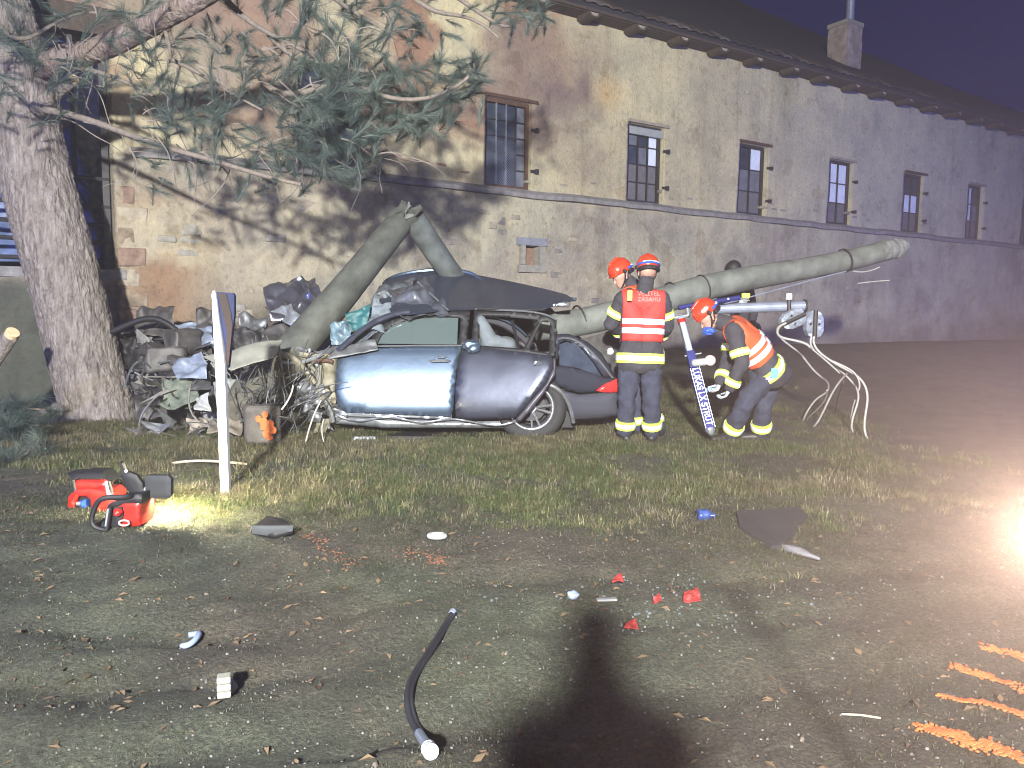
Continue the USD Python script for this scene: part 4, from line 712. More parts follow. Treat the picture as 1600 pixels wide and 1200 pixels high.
part(car, 'bonnet_lining', crumple([at(418, 484, 8.7), at(455, 470, 8.7), at(486, 512, 8.5), at(462, 515, 8.5)], 18, 12, .05, 32, .01, 5), ALU, True)

# ---------------------------------------------------------------- debris between the car and the wall
def deb(name, label, cat, mesh, mat, smooth=True, group=None): return single(name, mesh, mat, label, cat, smooth, group)
deb('torn_bumper_panel', 'pale cream torn body panel lying behind the white marker post', 'car panel', crumple([at(318, 556, 7.25), at(440, 526, 7.35), at(428, 552, 7.2), at(362, 578, 7.1)], 26, 14, .03, 41, .012, 2.5), CREAM)
deb('torn_wing', 'dark torn wing panel below the crumpled bonnet', 'car panel', crumple([at(360, 505, 8.9), at(452, 492, 8.9), at(460, 535, 8.4), at(365, 545, 8.4)], 24, 16, .09, 42, .012, 3.5), DARKDEB)
deb('engine_block', 'dark torn-out engine lump among the debris left of the marker post', 'engine', rough(cat_([rbox(at(260, 560, 8.8), (.42, .4, .30), .05, rotz(.4)), rbox(at(285, 535, 8.9), (.34, .3, .3), .04, rotz(1)), rod(at(225, 545, 8.8), at(300, 575, 8.6), .07)]).subdivide().subdivide(), .05, 7, 4), DARKDEB)
for k, (pp, r_, lab) in enumerate([([(170, 520), (205, 505), (240, 498), (270, 512), (300, 540)], .035, 'thick dark hose looping from behind the trunk foot'), ([(215, 640), (235, 618), (275, 612), (320, 625)], .022, 'thin dark hose low in the heap right of the trunk')]):
    deb('torn_hose', lab, 'hose', tube(smooth_path([at(u, w, 8.9 - .1 * k) for u, w in pp], 7), r_, 8), BLACKP)
deb('plastic_tub', 'bluish plastic sheet crumpled in the debris left of the marker post', 'plastic sheet', crumple([at(268, 560, 8.4), at(318, 548, 8.4), at(322, 590, 8.2), at(275, 588, 8.2)], 18, 14, .07, 44, .008, 4), BROKENW)
for k, (x, y, w, h, Y, lab) in enumerate([(215, 545, 70, 60, 9.3, 'black torn sheet lowest against the wall just right of the trunk'), (285, 575, 80, 50, 8.7, 'black torn sheet in the middle of the heap left of the marker post'), (250, 605, 90, 50, 8.5, 'black torn sheet at the front of the heap right of the trunk'), (380, 530, 60, 50, 8.7, 'black torn sheet under the crumpled bonnet')]):
    deb('black_torn_sheet', lab, 'scrap', crumple([at(x - w / 2, y - h / 2, Y), at(x + w / 2, y - h / 2, Y + .1), at(x + w / 2, y + h / 2, Y - .3), at(x - w / 2, y + h / 2, Y - .3)], 30, 24, .10, 140 + k, .01, 5.5), pm('black_scrap', (.024, .023, .024), .6, .2, .6, 8))  # near-black sheets that fill out the heap
deb('white_scrap', 'small crumpled white scrap low left of the marker post foot', 'scrap', crumple([at(300, 622, 7.8), at(326, 612, 7.8), at(324, 640, 7.7), at(302, 640, 7.7)], 12, 12, .05, 45, .008, 6), WHITEP)
deb('wheel_liner', 'curved grey wheel-arch liner lying right behind the marker post', 'car part', crumple([at(328, 590, 7.9), at(385, 578, 8.0), at(392, 640, 7.7), at(335, 650, 7.7)], 22, 20, .10, 46, .012, 3), pm('liner', (.16, .17, .165), .7, 0, .5, 9))
deb('steel_hoop', 'thin bent steel hoop standing in the debris beside the marker post', 'hoop', tube(smooth_path([at(372, 640, 7.7), at(352, 628, 7.8), at(342, 600, 7.9), at(350, 580, 7.9), at(372, 584, 7.8)], 8), .014, 7), WIREG)
for k, (x, y, w, h, Y, m_, lab) in enumerate([(335, 500, 60, 34, 9.2, DARKDEB, 'dark torn sheet against the wall above the cream panel'), (300, 520, 60, 40, 9.1, BROKENW, 'bluish torn sheet against the wall behind the marker post'), (240, 500, 60, 40, 9.4, DARKDEB, 'dark crumpled sheet under the barn-opening corner'), (395, 500, 44, 30, 8.9, GREYMET, 'grey bent sheet just left of the crumpled bonnet'), (280, 610, 60, 36, 8.3, pm('green_grey_scrap', (.12, .14, .11), .8, 0, .4, 9), 'greenish crumpled sheet on the ground by the marker post'), (240, 630, 50, 30, 8.3, DARKDEB, 'dark crumpled sheet on the ground right of the trunk foot'), (350, 660, 50, 24, 7.6, pm('tan_scrap', (.14, .12, .095), .8, 0, .3, 9), 'tan torn sheet on the ground just right of the marker post'), (310, 655, 36, 24, 7.9, CLAYL, 'pale brown scrap on the ground just left of the marker post')]):
    deb('crumpled_sheet', lab, 'scrap', crumple([at(x - w / 2, y - h / 2, Y), at(x + w / 2, y - h / 2 + rg.uniform(-8, 8), Y + .1), at(x + w / 2, y + h / 2, Y - .2), at(x - w / 2, y + h / 2, Y - .2)], 18, 14, .09, 70 + k, .01, 4), m_)
pl = []
for k in range(230):
    x, y = rg.uniform(215, 450), rg.uniform(515, 685); Y = np.interp(y, [500, 690], [9.5, 7.6]) + rg.normal(0, .12); c = at(x, y, Y); g0 = float(gz(c[0], c[1])); c[2] = max(c[2] if y < 620 else g0 + rg.uniform(0, .12), g0)
    pl.append(crumple([c, c + rg.normal(0, .07, 3), c + rg.normal(0, .09, 3) + V(0, 0, .02), c + rg.normal(0, .07, 3)], 4, 4, .02, k, .005, 9) if k % 5 else tube(smooth_path([c, c + rg.normal(0, .12, 3), c + rg.normal(0, .22, 3)], 4), rg.uniform(.004, .012), 5))
for k in range(3): single('wreck_litter', cat_(pl[k::3]), [DARKDEB, GREYMET, pm('light_litter', (.17, .165, .15), .7, 0, .5, 5)][k], ['dark small wreck litter heaped between trunk and car', 'grey small wreck litter heaped between trunk and car', 'pale small wreck litter heaped between trunk and car'][k], 'litter', False, kind='stuff')
single('rubble', cat_([rock((lambda c: V(c[0], c[1], float(gz(c[0], c[1])) + .02))(W(rg.uniform(-1, 6), rg.uniform(.1, 1.6), 0)), rg.uniform(.06, .26, 3), k, 1) for k in range(150)]), pm('rubble_stone', (.15, .14, .125), .9, 0, .45, 4), 'low rubble and earth piled along the wall foot behind the debris', 'rubble', False, kind='stuff')

# ---------------------------------------------------------------- firefighters
def band(m, P, axis, h, wide=.6):
    ax = np.asarray(axis, float) / np.linalg.norm(axis); fr = frame_of(np.cross(ax, V(.2, 1, .1)), ax)
    v = trimesh.creation.box((wide, wide, h)).vertices @ fr.T + np.asarray(P); bx = Manifold.hull_points(v)
    return m ^ bx
def infl(bones, d): return [(a, ra + d, b, rb + d) for a, ra, b, rb in bones]
def slabbox(c, e, R=None):
    v = trimesh.creation.box(e).vertices
    if R is not None: v = v @ np.asarray(R).T
    return Manifold.hull_points(v + np.asarray(c))
def hand(wrist, d, pn, curl, k=.93):
    """Palm and five bent fingers: d along the hand, pn the way the palm faces, curl how far the fingers close (radians per joint)."""
    d = np.asarray(d, float) / np.linalg.norm(d); pn = np.asarray(pn, float); pn = pn - d * (pn @ d); pn /= np.linalg.norm(pn); s = np.cross(d, pn); w = np.asarray(wrist, float); B = []
    kn = [w + d * (.092 - .006 * abs(i_ - 1.2)) * k + s * (.033 - .022 * i_) * k for i_ in range(4)]
    for q_ in kn: B.append((w + d * .015, .024 * k, q_, .0125 * k))
    for i_, q_ in enumerate(kn):
        p_, a_ = q_, 0.0
        for L, r_ in zip(np.array([.043, .027, .022]) * (1.0, 1.1, 1.03, .82)[i_], (.0115, .010, .009)):
            a_ += curl; n_ = p_ + (d * math.cos(a_) + pn * math.sin(a_)) * L * k; B.append((p_, r_ * k, n_, (r_ - .0012) * k)); p_ = n_
    p_ = w + d * .03 * k + s * .03 * k; td = d * .6 + s * .75 + pn * .35
    for L, r_ in ((.045, .014), (.033, .0115), (.025, .010)):
        td = td / np.linalg.norm(td); n_ = p_ + td * L * k; B.append((p_, r_ * k, n_, (r_ - .001) * k)); p_ = n_; td = td + pn * .35 * (curl > .3) + d * .2
    return soft(hull(B), .007, 4)
def head_mesh(c, fwd, up):
    f_ = np.asarray(fwd, float) / np.linalg.norm(fwd); u_ = np.asarray(up, float); u_ = u_ - f_ * (u_ @ f_); u_ /= np.linalg.norm(u_); s_ = np.cross(f_, u_); L = lambda x, y, z: c + s_ * x + f_ * y + u_ * z
    sk = hull([(L(0, -.02, .03), .088, L(0, .02, .02), .082), (L(0, .045, -.06), .05, L(0, .03, 0), .07), (L(0, .06, -.085), .026, L(0, .03, -.06), .05), (L(0, .082, .02), .012, L(0, .108, -.025), .012), (L(-.03, .075, .035), .014, L(.03, .075, .035), .014), (L(-.028, .072, -.028), .018, L(-.04, .03, -.02), .03), (L(.028, .072, -.028), .018, L(.04, .03, -.02), .03), (L(-.018, .088, -.055), .008, L(.018, .088, -.055), .008), (L(-.084, -.01, .02), .012, L(-.086, 0, -.02), .01), (L(.084, -.01, .02), .012, L(.086, 0, -.02), .01)])
    return soft(sk, .014, 3), L
def helmet(par, c, fwd, up, visor=True):
    f_ = np.asarray(fwd, float) / np.linalg.norm(fwd); u_ = np.asarray(up, float); u_ = u_ - f_ * (u_ @ f_); u_ /= np.linalg.norm(u_); s_ = np.cross(f_, u_); L = lambda x, y, z: c + s_ * x + f_ * y + u_ * z
    shell = hull([(L(0, -.03, .075), .112, L(0, .02, .072), .105)]) - hull([(L(0, -.03, .04), .10, L(0, .02, .04), .094)])
    shell = shell.trim_by_plane(list(map(float, u_)), float(u_ @ L(0, 0, .035)))
    comb = hull([(L(0, -.10, .15), .016, L(0, -.02, .186), .02), (L(0, -.02, .186), .02, L(0, .07, .165), .016)])
    brim = hull([(L(-.07, .085, .045), .012, L(.07, .085, .045), .012), (L(-.05, .115, .035), .008, L(.05, .115, .035), .008), (L(-.07, .085, .045), .012, L(-.05, .115, .035), .008), (L(.07, .085, .045), .012, L(.05, .115, .035), .008)])
    h = part(par, 'helmet', soft(shell + comb + brim, .02, 2), HELM, 45)
    rb = tube([L(math.cos(g) * .112, -.03 + math.sin(g) * .118, .058) for g in np.linspace(math.pi * 1.05, math.pi * 1.95, 16)], .013, 6); part(h, 'blue_stripe', rb, BLUEP)
    rb = tube([L(math.cos(g) * .114, -.03 + math.sin(g) * .12, .066) for g in np.linspace(math.pi * 1.25, math.pi * 1.75, 10)], .010, 6); part(h, 'silver_stripe', rb, BANDW)
    part(h, 'neck_guard', tube([L(math.cos(g) * .098, -.03 + math.sin(g) * .105, .012) for g in np.linspace(math.pi * 1.05, math.pi * 1.95, 14)], .022, 7), BLACKP)
    for sg_ in (-1, 1):
        part(h, 'side_mount', rock(L(.108 * sg_, .0, .05), (.03, .05, .04), 3), BLACKP)
        part(h, 'chin_strap', tube(smooth_path([L(.09 * sg_, -.005, .03), L(.078 * sg_, .03, -.05), L(.02 * sg_, .07, -.105)], 5), .009, 5), BLACKP)
        part(h, 'chin_strap', tube(smooth_path([L(.088 * sg_, -.04, .02), L(.08 * sg_, 0, -.05), L(.07 * sg_, .035, -.06)], 5), .007, 5), BLACKP)
    part(h, 'lamp_clip', rock(L(.015, -.135, .012), (.035, .03, .035), 4), BANDY)
    st = tube(smooth_path([L(.05, .09, .09), L(.07, .02, .14), L(.05, -.06, .15)], 6), .010, 6); part(h, 'white_flash', st, LETTER)
    return L
def person(label, J, loc, vest=None, vest_cut=None, name='person', face=True, skip=()):
    """J: joints in the world. One continuous body with clothes over it."""
    p = thing(name, label, 'person', loc, group=None); T = {}
    leg = lambda s: [(J['hip' + s], .098, J['knee' + s], .066), (J['knee' + s], .066, J['ank' + s], .052)]
    arm = lambda s: [(J['sho' + s], .068, J['elb' + s], .052), (J['elb' + s], .05, J['wri' + s], .036)]
    mid = (J['hipL'] + J['hipR']) / 2; chest = (J['shoL'] + J['shoR']) / 2; ax = chest - mid; ax /= np.linalg.norm(ax); sd = J['shoL'] - J['shoR']; sd /= np.linalg.norm(sd)
    c1 = mid + (chest - mid) * .62
    torso = [(J['hipL'], .105, J['hipR'], .105), (mid + sd * .06, .115, c1 + sd * .075, .118), (mid - sd * .06, .115, c1 - sd * .075, .118), (c1 + sd * .075, .118, J['shoL'] - ax * .03 - sd * .03, .078), (c1 - sd * .075, .118, J['shoR'] - ax * .03 + sd * .03, .078), (J['shoL'] - ax * .02, .07, J['shoR'] - ax * .02, .07), (chest, .068, J['neck'], .056), (J['neck'], .055, J['head'] - (J['head'] - J['neck']) * .25, .052)]
    hm, L = head_mesh(J['head'], J['face'], J['hup'])
    body = hull(torso + arm('L') + arm('R') + leg('L') + leg('R'))
    bm = soft(body, .035, 6); part(p, 'body', bm, SKIN, True)
    hd = part(p, 'head', hm, SKIN, True)
    if face:
        for sx in (-1, 1):
            e_ = part(hd, 'eye', trimesh.creation.icosphere(2, .0125).apply_translation(L(.031 * sx, .079, .008)), LETTER, True); part(e_, 'pupil', trimesh.creation.icosphere(2, .0065).apply_translation(L(.031 * sx, .0895, .008)), BLACKP, True)
        part(hd, 'mouth', tube(smooth_path([L(-.02, .088, -.052), L(0, .096, -.054), L(.02, .088, -.052)], 4), .004, 5), pm('lip', (.42, .17, .14), .5))
    jk = infl(torso[:-1], .022) + infl(arm('L') + arm('R'), .020)
    hem = [(J['hipL'] + ax * .02, .128, J['hipR'] + ax * .02, .128), (J['hipL'] - ax * .06, .128, J['hipR'] - ax * .06, .128), (mid + ax * .05 + sd * .05, .135, mid - ax * .06 + sd * .06, .132), (mid + ax * .05 - sd * .05, .135, mid - ax * .06 - sd * .06, .132)]
    jkm = hull(jk + hem)
    tr = lambda s: infl(leg(s)[:1], .022) + [(J['knee' + s], .09, J['ank' + s] + (J['knee' + s] - J['ank' + s]) * .1, .085)]
    part(p, 'trousers', soft(hull(tr('L') + tr('R') + [(J['hipL'], .125, J['hipR'], .125)]),   .028, 5, .026, 3, 11), CLOTH, True)
    part(p, 'jacket', soft(jkm, .028, 5, .020, 5, 12), JACKET, True)
    part(p, 'collar', soft(hull([(chest + ax * .02, .085, J['neck'] + (J['head'] - J['neck']) * .35, .080)]), .03, 3), JACKET, True)
    # bands: two lime edges round a silver strip
    def bands(m, P, axis, h, nm):
        ax_ = np.asarray(axis, float) / np.linalg.norm(axis)
        b_ = part(p, nm, band(m, P, ax_, h), BANDY, 40); part(b_, 'silver_strip', band(m, P, ax_, h * .42), BANDW, 40) if False else None
        return b_
    for s in 'LR':
        kx = (J['knee' + s] - J['ank' + s]); P = J['ank' + s] + kx * .28; m0, m1 = hull(infl(tr(s)[1:], .016)), hull(infl(tr(s)[1:], .022))
        part(p, 'leg_band', band(m0, P, kx, .085, .34), BANDY, 40); part(p, 'leg_band_strip', band(m1, P, kx, .038, .34), BANDW, 40)
        for q_ in J.get('armband', (.62,)):
            ub = J['elb' + s] - J['sho' + s]; P = J['sho' + s] + ub * q_; m0, m1 = hull(infl(arm(s)[:1], .037)), hull(infl(arm(s)[:1], .042))
            part(p, 'arm_band', band(m0, P, ub, .075, .3), BANDY, 40); part(p, 'arm_band_strip', band(m1, P, ub, .034, .3), BANDW, 40)
        lb = J['wri' + s] - J['elb' + s]; P = J['elb' + s] + lb * .78; m0, m1 = hull(infl(arm(s)[1:], .036)), hull(infl(arm(s)[1:], .041))
        part(p, 'cuff_band', band(m0, P, lb, .07, .3), BANDY, 40); part(p, 'cuff_band_strip', band(m1, P, lb, .032, .3), BANDW, 40)
        f_ = J['toe' + s] - J['ank' + s]; f_[2] = 0; f_ /= np.linalg.norm(f_); a_ = J['ank' + s]; zb = a_[2] - .085
        H_ = lambda x, z: a_ * V(1, 1, 0) + f_ * x + V(0, 0, zb + z)
        bt = hull([(H_(-.05, .045), .045, H_(.06, .05), .048), (H_(.06, .05), .048, H_(.17, .04), .04), (H_(-.02, .05), .05, H_(-.01, .22), .066)])
        part(p, 'boot', soft(bt, .03, 4), BOOT, True)
        wd = J['wri' + s] - J['elb' + s]; wd /= np.linalg.norm(wd); hdv = J.get('hand' + s, wd)
        part(p, 'glove', hand(J['wri' + s] + hdv * .01, hdv, J.get('palm' + s, V(0, .3, -1) - wd * 0), J.get('curl', .55)), GLOVE, True)
    hb = hull(infl(hem[:2], .012)); hb2 = hull(infl(hem[:2], .017)); fullhem = hull(infl(hem, .014)); fullhem2 = hull(infl(hem, .019))
    hb_ = J.get('hem_up', -.02); part(p, 'hem_band', band(fullhem, mid + ax * hb_, ax, .10, .9), BANDY, 40); part(p, 'hem_band_strip', band(fullhem2, mid + ax * hb_, ax, .045, .9), BANDW, 40)
    if vest is not None:
        vs = hull(infl(torso[:-2], .040) + infl([(J['shoL'], .066, J['shoL'] - sd * .1, .07), (J['shoR'], .066, J['shoR'] + sd * .1, .07)], .036))
        lo = mid + (chest - mid) * J.get('vest_lo', .30)
        vs = vs.trim_by_plane(list(map(float, ax)), float(ax @ lo)).trim_by_plane(list(map(float, -ax)), float(-ax @ (chest + ax * .10)))
        half = np.linalg.norm(J['shoL'] - J['shoR']) / 2 + .022
        vs = vs.trim_by_plane(list(map(float, sd)), float(sd @ chest - half)).trim_by_plane(list(map(float, -sd)), float(-sd @ chest - half))
        vs0 = vs
        vt = part(p, 'vest', soft(vs, .03, 4, .008, 7, 10), vest, True)
        big = hull(infl(torso[:-2], .048)).trim_by_plane(list(map(float, sd)), float(sd @ chest - half)).trim_by_plane(list(map(float, -sd)), float(-sd @ chest - half))
        for q_ in (.44, .60): part(vt, 'silver_strip', band(big, mid + (chest - mid) * q_, ax, .055, .9), BANDW, 40)
        for s in J.get('shoulder_strips', 'LR'):
            q_ = (J['sho' + s] * .75 + chest * .45) + ax * .0; part(vt, 'shoulder_strip', band(hull(infl([(J['shoL'] - ax * .02, .07, J['shoR'] - ax * .02, .07), (chest, .068, J['neck'], .056)], .047)), q_, sd, .05, .30), BANDW, 40)
    helmet(p, J['head'] + (J['hup'] / np.linalg.norm(J['hup'])) * .012, J['face'], J['hup'])
    return p
A = at
def grounded(x, y, lift=.085):         # ankle above the boot's sole
    g = ground(x, y); return g + V(0, 0, lift)
# the one seen from behind
YP = 7.75
aL, aR = grounded(976, 690), grounded(1018, 690)
p1 = dict(ankL=aL, ankR=aR, toeL=aL + V(-.05, .3, 0), toeR=aR + V(.06, .3, 0), kneeL=A(980, 626, YP + .02), kneeR=A(1018, 626, YP + .02), hipL=A(984, 557, YP), hipR=A(1017, 557, YP),
          shoL=A(974, 468, YP + .04), shoR=A(1034, 468, YP + .04), neck=A(1009, 448, YP + .05), head=A(1011, 428, YP + .09), face=V(-.2, 1, -.35), hup=V(.02, .25, 1),
          elbL=A(954, 507, YP + .12), wriL=A(972, 520, YP + .36), elbR=A(1042, 512, YP + .12), wriR=A(1030, 525, YP + .36), palmL=V(1, 0, -.3), palmR=V(-1, 0, -.3), vest_lo=.26, armband=(.55,))
P1 = person('firefighter seen from behind in red vest and red helmet, standing at the car tail', p1, ground(997, 692), VESTR)
# lettering on the back of the vest
vp = np.array(UsdGeom.Mesh(stage.GetPrimAtPath(P1 + '/vest')).GetPointsAttr().Get()) + BASE[P1]
vp = vp[vp[:, 1] < np.median(vp[:, 1])]
from scipy.spatial import cKDTree
vt_ = cKDTree(vp[:, [0, 2]])
for txt, y, h in (('VELITEL', 459, .04), ('ZÁSAHU', 468, .04)):
    m_ = meshkit.text_mesh(txt, h, .002, True); m_.vertices -= V((m_.bounds[0][0] + m_.bounds[1][0]) / 2, 0, 0); c = A(1012, y + 3, YP)
    X, Z = c[0] + m_.vertices[:, 0], c[2] + m_.vertices[:, 1]; _, ii = vt_.query(np.c_[X, Z], k=4); Yv = vp[ii, 1].min(1) - .006 - m_.vertices[:, 2]
    part(P1 + '/vest', 'lettering', trimesh.Trimesh(np.c_[X, Yv, Z], m_.faces[:, ::-1], process=False), pm('pale_red_letter', (.55, .20, .18), .7))
part(P1, 'shoulder_tag', box(A(984, 462, YP - .15), (.045, .012, .10)), BANDY); part(P1, 'glove_clip', rock(A(954, 549, YP - .02), (.07, .06, .07), 4), BANDW)
# the one bending over the strut
YB = 7.6
bL, bR = grounded(1140, 692, .085), grounded(1188, 690, .085)
p3 = dict(ankL=bL, ankR=bR, toeL=bL + V(-.3, -.06, 0), toeR=bR + V(-.3, .05, 0), kneeL=A(1162, 634, YB - .06), kneeR=A(1192, 634, YB + .12), hipL=A(1201, 580, YB - .10), hipR=A(1211, 577, YB + .16),
          shoL=A(1146, 517, YB - .19), shoR=A(1150, 508, YB + .18), neck=A(1134, 506, YB), head=A(1108, 497, YB - .02), face=V(-.72, -.1, -.62), hup=V(-.62, 0, .78),
          elbL=A(1160, 566, YB - .27), wriL=A(1141, 606, YB - .22), elbR=A(1138, 560, YB + .12), wriR=A(1126, 596, YB - .04), palmL=V(-1, .3, 0), palmR=V(-1, -.2, -.2), handL=V(-.45, .1, -1), handR=V(-.5, -.1, -1), vest_lo=.30, armband=(.72,), curl=.7, hem_up=.04, shoulder_strips='')
P3 = person('firefighter bending left in orange vest and red helmet, hands at the strut', p3, ground(1165, 692), VESTO)
part(P3, 'blue_tag', rbox(A(1210, 583, YB - .26), (.07, .02, .09), .006, rotz(.2)), pm('cyan_tag', (.15, .55, .80), .5)); part(P3, 'breathing_mask', rough(rock(A(1108, 517, YB - .06), (.13, .11, .09), 4, 3), .006, 9), BLUEP)
part(P3, 'pocket_label', rough(rod(A(1145, 600, YB - .28), A(1155, 604, YB - .27), .018, 8), .004, 9), LETTER)
# the one half hidden, facing left
YQ = 8.15
q1, q2 = grounded(985, 668, .085), grounded(1012, 668, .085); q1[1] = q2[1] = YQ + .05; 
for v_ in (q1, q2): v_[2] = float(gz(v_[0], v_[1])) + .085
p2 = dict(ankL=q1, ankR=q2, toeL=q1 + V(-.25, -.1, 0), toeR=q2 + V(-.25, -.1, 0), kneeL=A(992, 615, YQ), kneeR=A(1012, 615, YQ + .05), hipL=A(1004, 555, YQ + .0), hipR=A(1018, 555, YQ + .2), shoL=A(985, 462, YQ - .1), shoR=A(1008, 455, YQ + .24), neck=A(988, 445, YQ + .06), head=A(972, 433, YQ + .04), face=V(-.85, -.32, -.45), hup=V(-.35, -.05, 1),
          elbL=A(1000, 505, YQ + .1), wriL=A(985, 535, YQ + .2), elbR=A(1003, 500, YQ + .35), wriR=A(980, 520, YQ + .3), palmL=V(0, .3, -1), palmR=V(0, -.3, -1))
person('firefighter mostly hidden behind the red-vested one, looking left in red helmet', p2, V(1.35, YQ, float(gz(1.35, YQ))), VESTO)
# the one behind the pole: dark cap and a reaching sleeve
YR = 10.3
r1, r2 = A(1150, 560, YR), A(1178, 560, YR)
for v_ in (r1, r2): v_[2] = float(gz(v_[0], v_[1])) + .085
h4 = A(1146, 425, YR + .1)
p4 = thing('person', 'person in dark clothes hidden behind the fallen pole, only black cap and sleeve showing', 'person', V(r1[0], YR, float(gz(r1[0], YR))))
hip4, ch4 = A(1165, 515, YR + .1), A(1150, 452, YR + .1)
B4 = [(r1, .06, A(1152, 530, YR), .075), (A(1152, 530, YR), .075, hip4 - V(.09, 0, 0), .1), (r2, .06, A(1176, 532, YR), .075), (A(1176, 532, YR), .075, hip4 + V(.09, 0, 0), .1), (hip4 - V(.09, 0, 0), .12, hip4 + V(.09, 0, 0), .12), (hip4, .15, ch4, .15), (ch4 - V(.17, 0, 0), .075, ch4 + V(.17, 0, 0), .075), (ch4, .07, h4, .055), (ch4 - V(.17, 0, 0), .07, A(1125, 478, YR - .3), .055), (A(1125, 478, YR - .3), .055, A(1150, 470, YR - .6), .045), (ch4 + V(.17, 0, 0), .07, A(1178, 490, YR - .1), .055), (A(1178, 490, YR - .1), .055, A(1172, 515, YR - .3), .045)]
part(p4, 'body', soft(hull(B4), .04, 5), JACKET, True)
hm4, L4 = head_mesh(h4, V(-.3, .9, -.4), V(0, 0, 1)); hd4 = part(p4, 'head', hm4, SKIN, True)
part(p4, 'cap', soft(hull([(L4(0, -.02, .05), .105, L4(0, .02, .05), .10), (L4(-.06, .11, .03), .012, L4(.06, .11, .03), .012)]), .025, 4), BLACKP, True)
for x_, w_ in ((A(1172, 515, YR - .3), V(-.2, -.3, -1)), (A(1150, 470, YR - .6), V(1, -.2, .1))): part(p4, 'hand', hand(x_, w_, V(-1, 0, -.1), .4), GLOVE, True)
# sleeve under the pole, made up as a dark blue bar with lime tip
tl = thing('sleeve_bar', 'dark blue bar with lime tip, stand-in for a sleeve under the fallen pole', 'tool', A(1120, 470, 8.75)); part(tl, 'bar', rod(A(1060, 481, 8.7), A(1156, 465, 8.75), .028, 10), STRUTB); part(tl, 'tip', rbox(A(1165, 462, 8.75), (.09, .06, .06), .012), BANDY); part(tl, 'rivet', trimesh.creation.icosphere(1, .012).apply_translation(A(1138, 467, 8.70)), LETTER)

# ---------------------------------------------------------------- support strut
sp = thing('support_strut', 'dark blue support strut with white lettering propped between pole and grass', 'strut', ground(1112, 684))
S0, S1 = A(1062, 490, 8.0), A(1111, 677, 7.45); sx_ = S1 - S0; sx_ /= np.linalg.norm(sx_)
SP = lambda k: S0 + (S1 - S0) * k
fr = frame_of(np.cross(sx_, V(0, 1, 0)), sx_)     # columns: across, towards the camera or away, along
def sbox(k0, k1, w, d, off=(0, 0), r=.01): return rbox((SP(k0) + SP(k1)) / 2 + fr[:, 0] * off[0] + fr[:, 1] * off[1], (w, d, np.linalg.norm(SP(k1) - SP(k0))), r, fr)
part(sp, 'inner_tube', sbox(.03, .34, .062, .062), GALV); part(sp, 'blue_collar', sbox(.33, .47, .085, .085), STRUTB)
tubeP = part(sp, 'outer_tube', sbox(.47, .97, .098, .09, r=.014), STRUTB)
for sg_ in (-1, 1): part(tubeP, 'edge_strip', sbox(.475, .965, .007, .01, (sg_ * .046, -.042 * np.sign(fr[1, 1])), .003), LETTER)
m_ = meshkit.text_mesh('LUKAS LX STRUT', .058, .003, True); Lt = m_.bounds[1][0] - m_.bounds[0][0]; tv = (m_.vertices - V(m_.bounds[0][0], .029, 0)) * V(.46 * np.linalg.norm(S1 - S0) / Lt, 1, 1)
tw_ = fr[:, 1] if fr[1, 1] < 0 else -fr[:, 1]; rr_ = fr[:, 0] if fr[0, 0] > 0 else -fr[:, 0]
P_ = SP(.485) + tv[:, :1] * sx_ + tv[:, 1:2] * rr_ + (.0455 + tv[:, 2:3]) * tw_
fc = m_.faces if np.dot(np.cross(sx_, rr_), tw_) > 0 else m_.faces[:, ::-1]
part(tubeP, 'lettering', trimesh.Trimesh(P_, fc, process=False), LETTER)
part(sp, 'foot', rough(tube([SP(.965), SP(.98), SP(1.0), SP(1.015)], [.05, .045, .03, .012], 12), .003, 20), ALU)
part(sp, 'lock_grip', rbox(SP(.45) + rr_ * .07 + tw_ * .07, (.20, .07, .075), .03, frame_of(V(1, 0, .12), V(0, 0, 1))), WHITEP); part(sp, 'lock_knob', trimesh.creation.icosphere(2, .055).apply_translation(SP(.45) + rr_ * .16 + tw_ * .07), pm('pink_knob', (.75, .50, .48), .4))
part(sp, 'head_fork', cat_([rod(SP(.03) - rr_ * .07, SP(.03) + rr_ * .09, .022), rod(SP(.03) + rr_ * .085, SP(-.03) + rr_ * .09, .02), rod(SP(.03) - rr_ * .065, SP(-.03) - rr_ * .07, .02)]), ALU); part(sp, 'red_ring', rod(SP(.055), SP(.085), .045, 14), RED)
part(sp, 'locking_pin', rod(SP(.36) - rr_ * .06, SP(.36) + rr_ * .11, .009), ALU); part(sp, 'crank', rod(SP(.66) + rr_ * .03, A(1118, 609, 7.6), .022), pm('crank_blue', (.12, .30, .60), .4))

# ---------------------------------------------------------------- marker post, tool cases, things on the ground
g_ = ground(352, 772); YM = g_[1]
mp = thing('marker_post', 'white roadside marker post with dark blue reflector plate, leaning left in the grass', 'marker post', g_)
part(mp, 'post', soft(Manifold.batch_hull([slabbox(A(353, 782, YM), (.062, .045, .01)), slabbox(A(345, 565, YM), (.066, .05, .01))]) + Manifold.batch_hull([slabbox(A(345, 566, YM), (.066, .05, .01)), slabbox(A(335, 455, YM), (.024, .04, .01))]), .03, 1), WHITEPOST, 30)
rp_ = part(mp, 'reflector_plate', panel([(338, 456), (364, 458), (366, 462), (366, 492), (357, 574), (350, 579), (346, 560)], lambda x, y: YM + .012 + (x - 340) * .0006, .035, 8, lip=.004, lipw=2), REFL_BLUE, 30)
part(rp_, 'brown_stripe', panel([(341, 458), (353, 459), (361, 490), (363, 510), (357, 570), (351, 577), (355, 520)], lambda x, y: YM + .004 + (x - 340) * .0006, .004, 8, lip=0), REFL_BROWN)
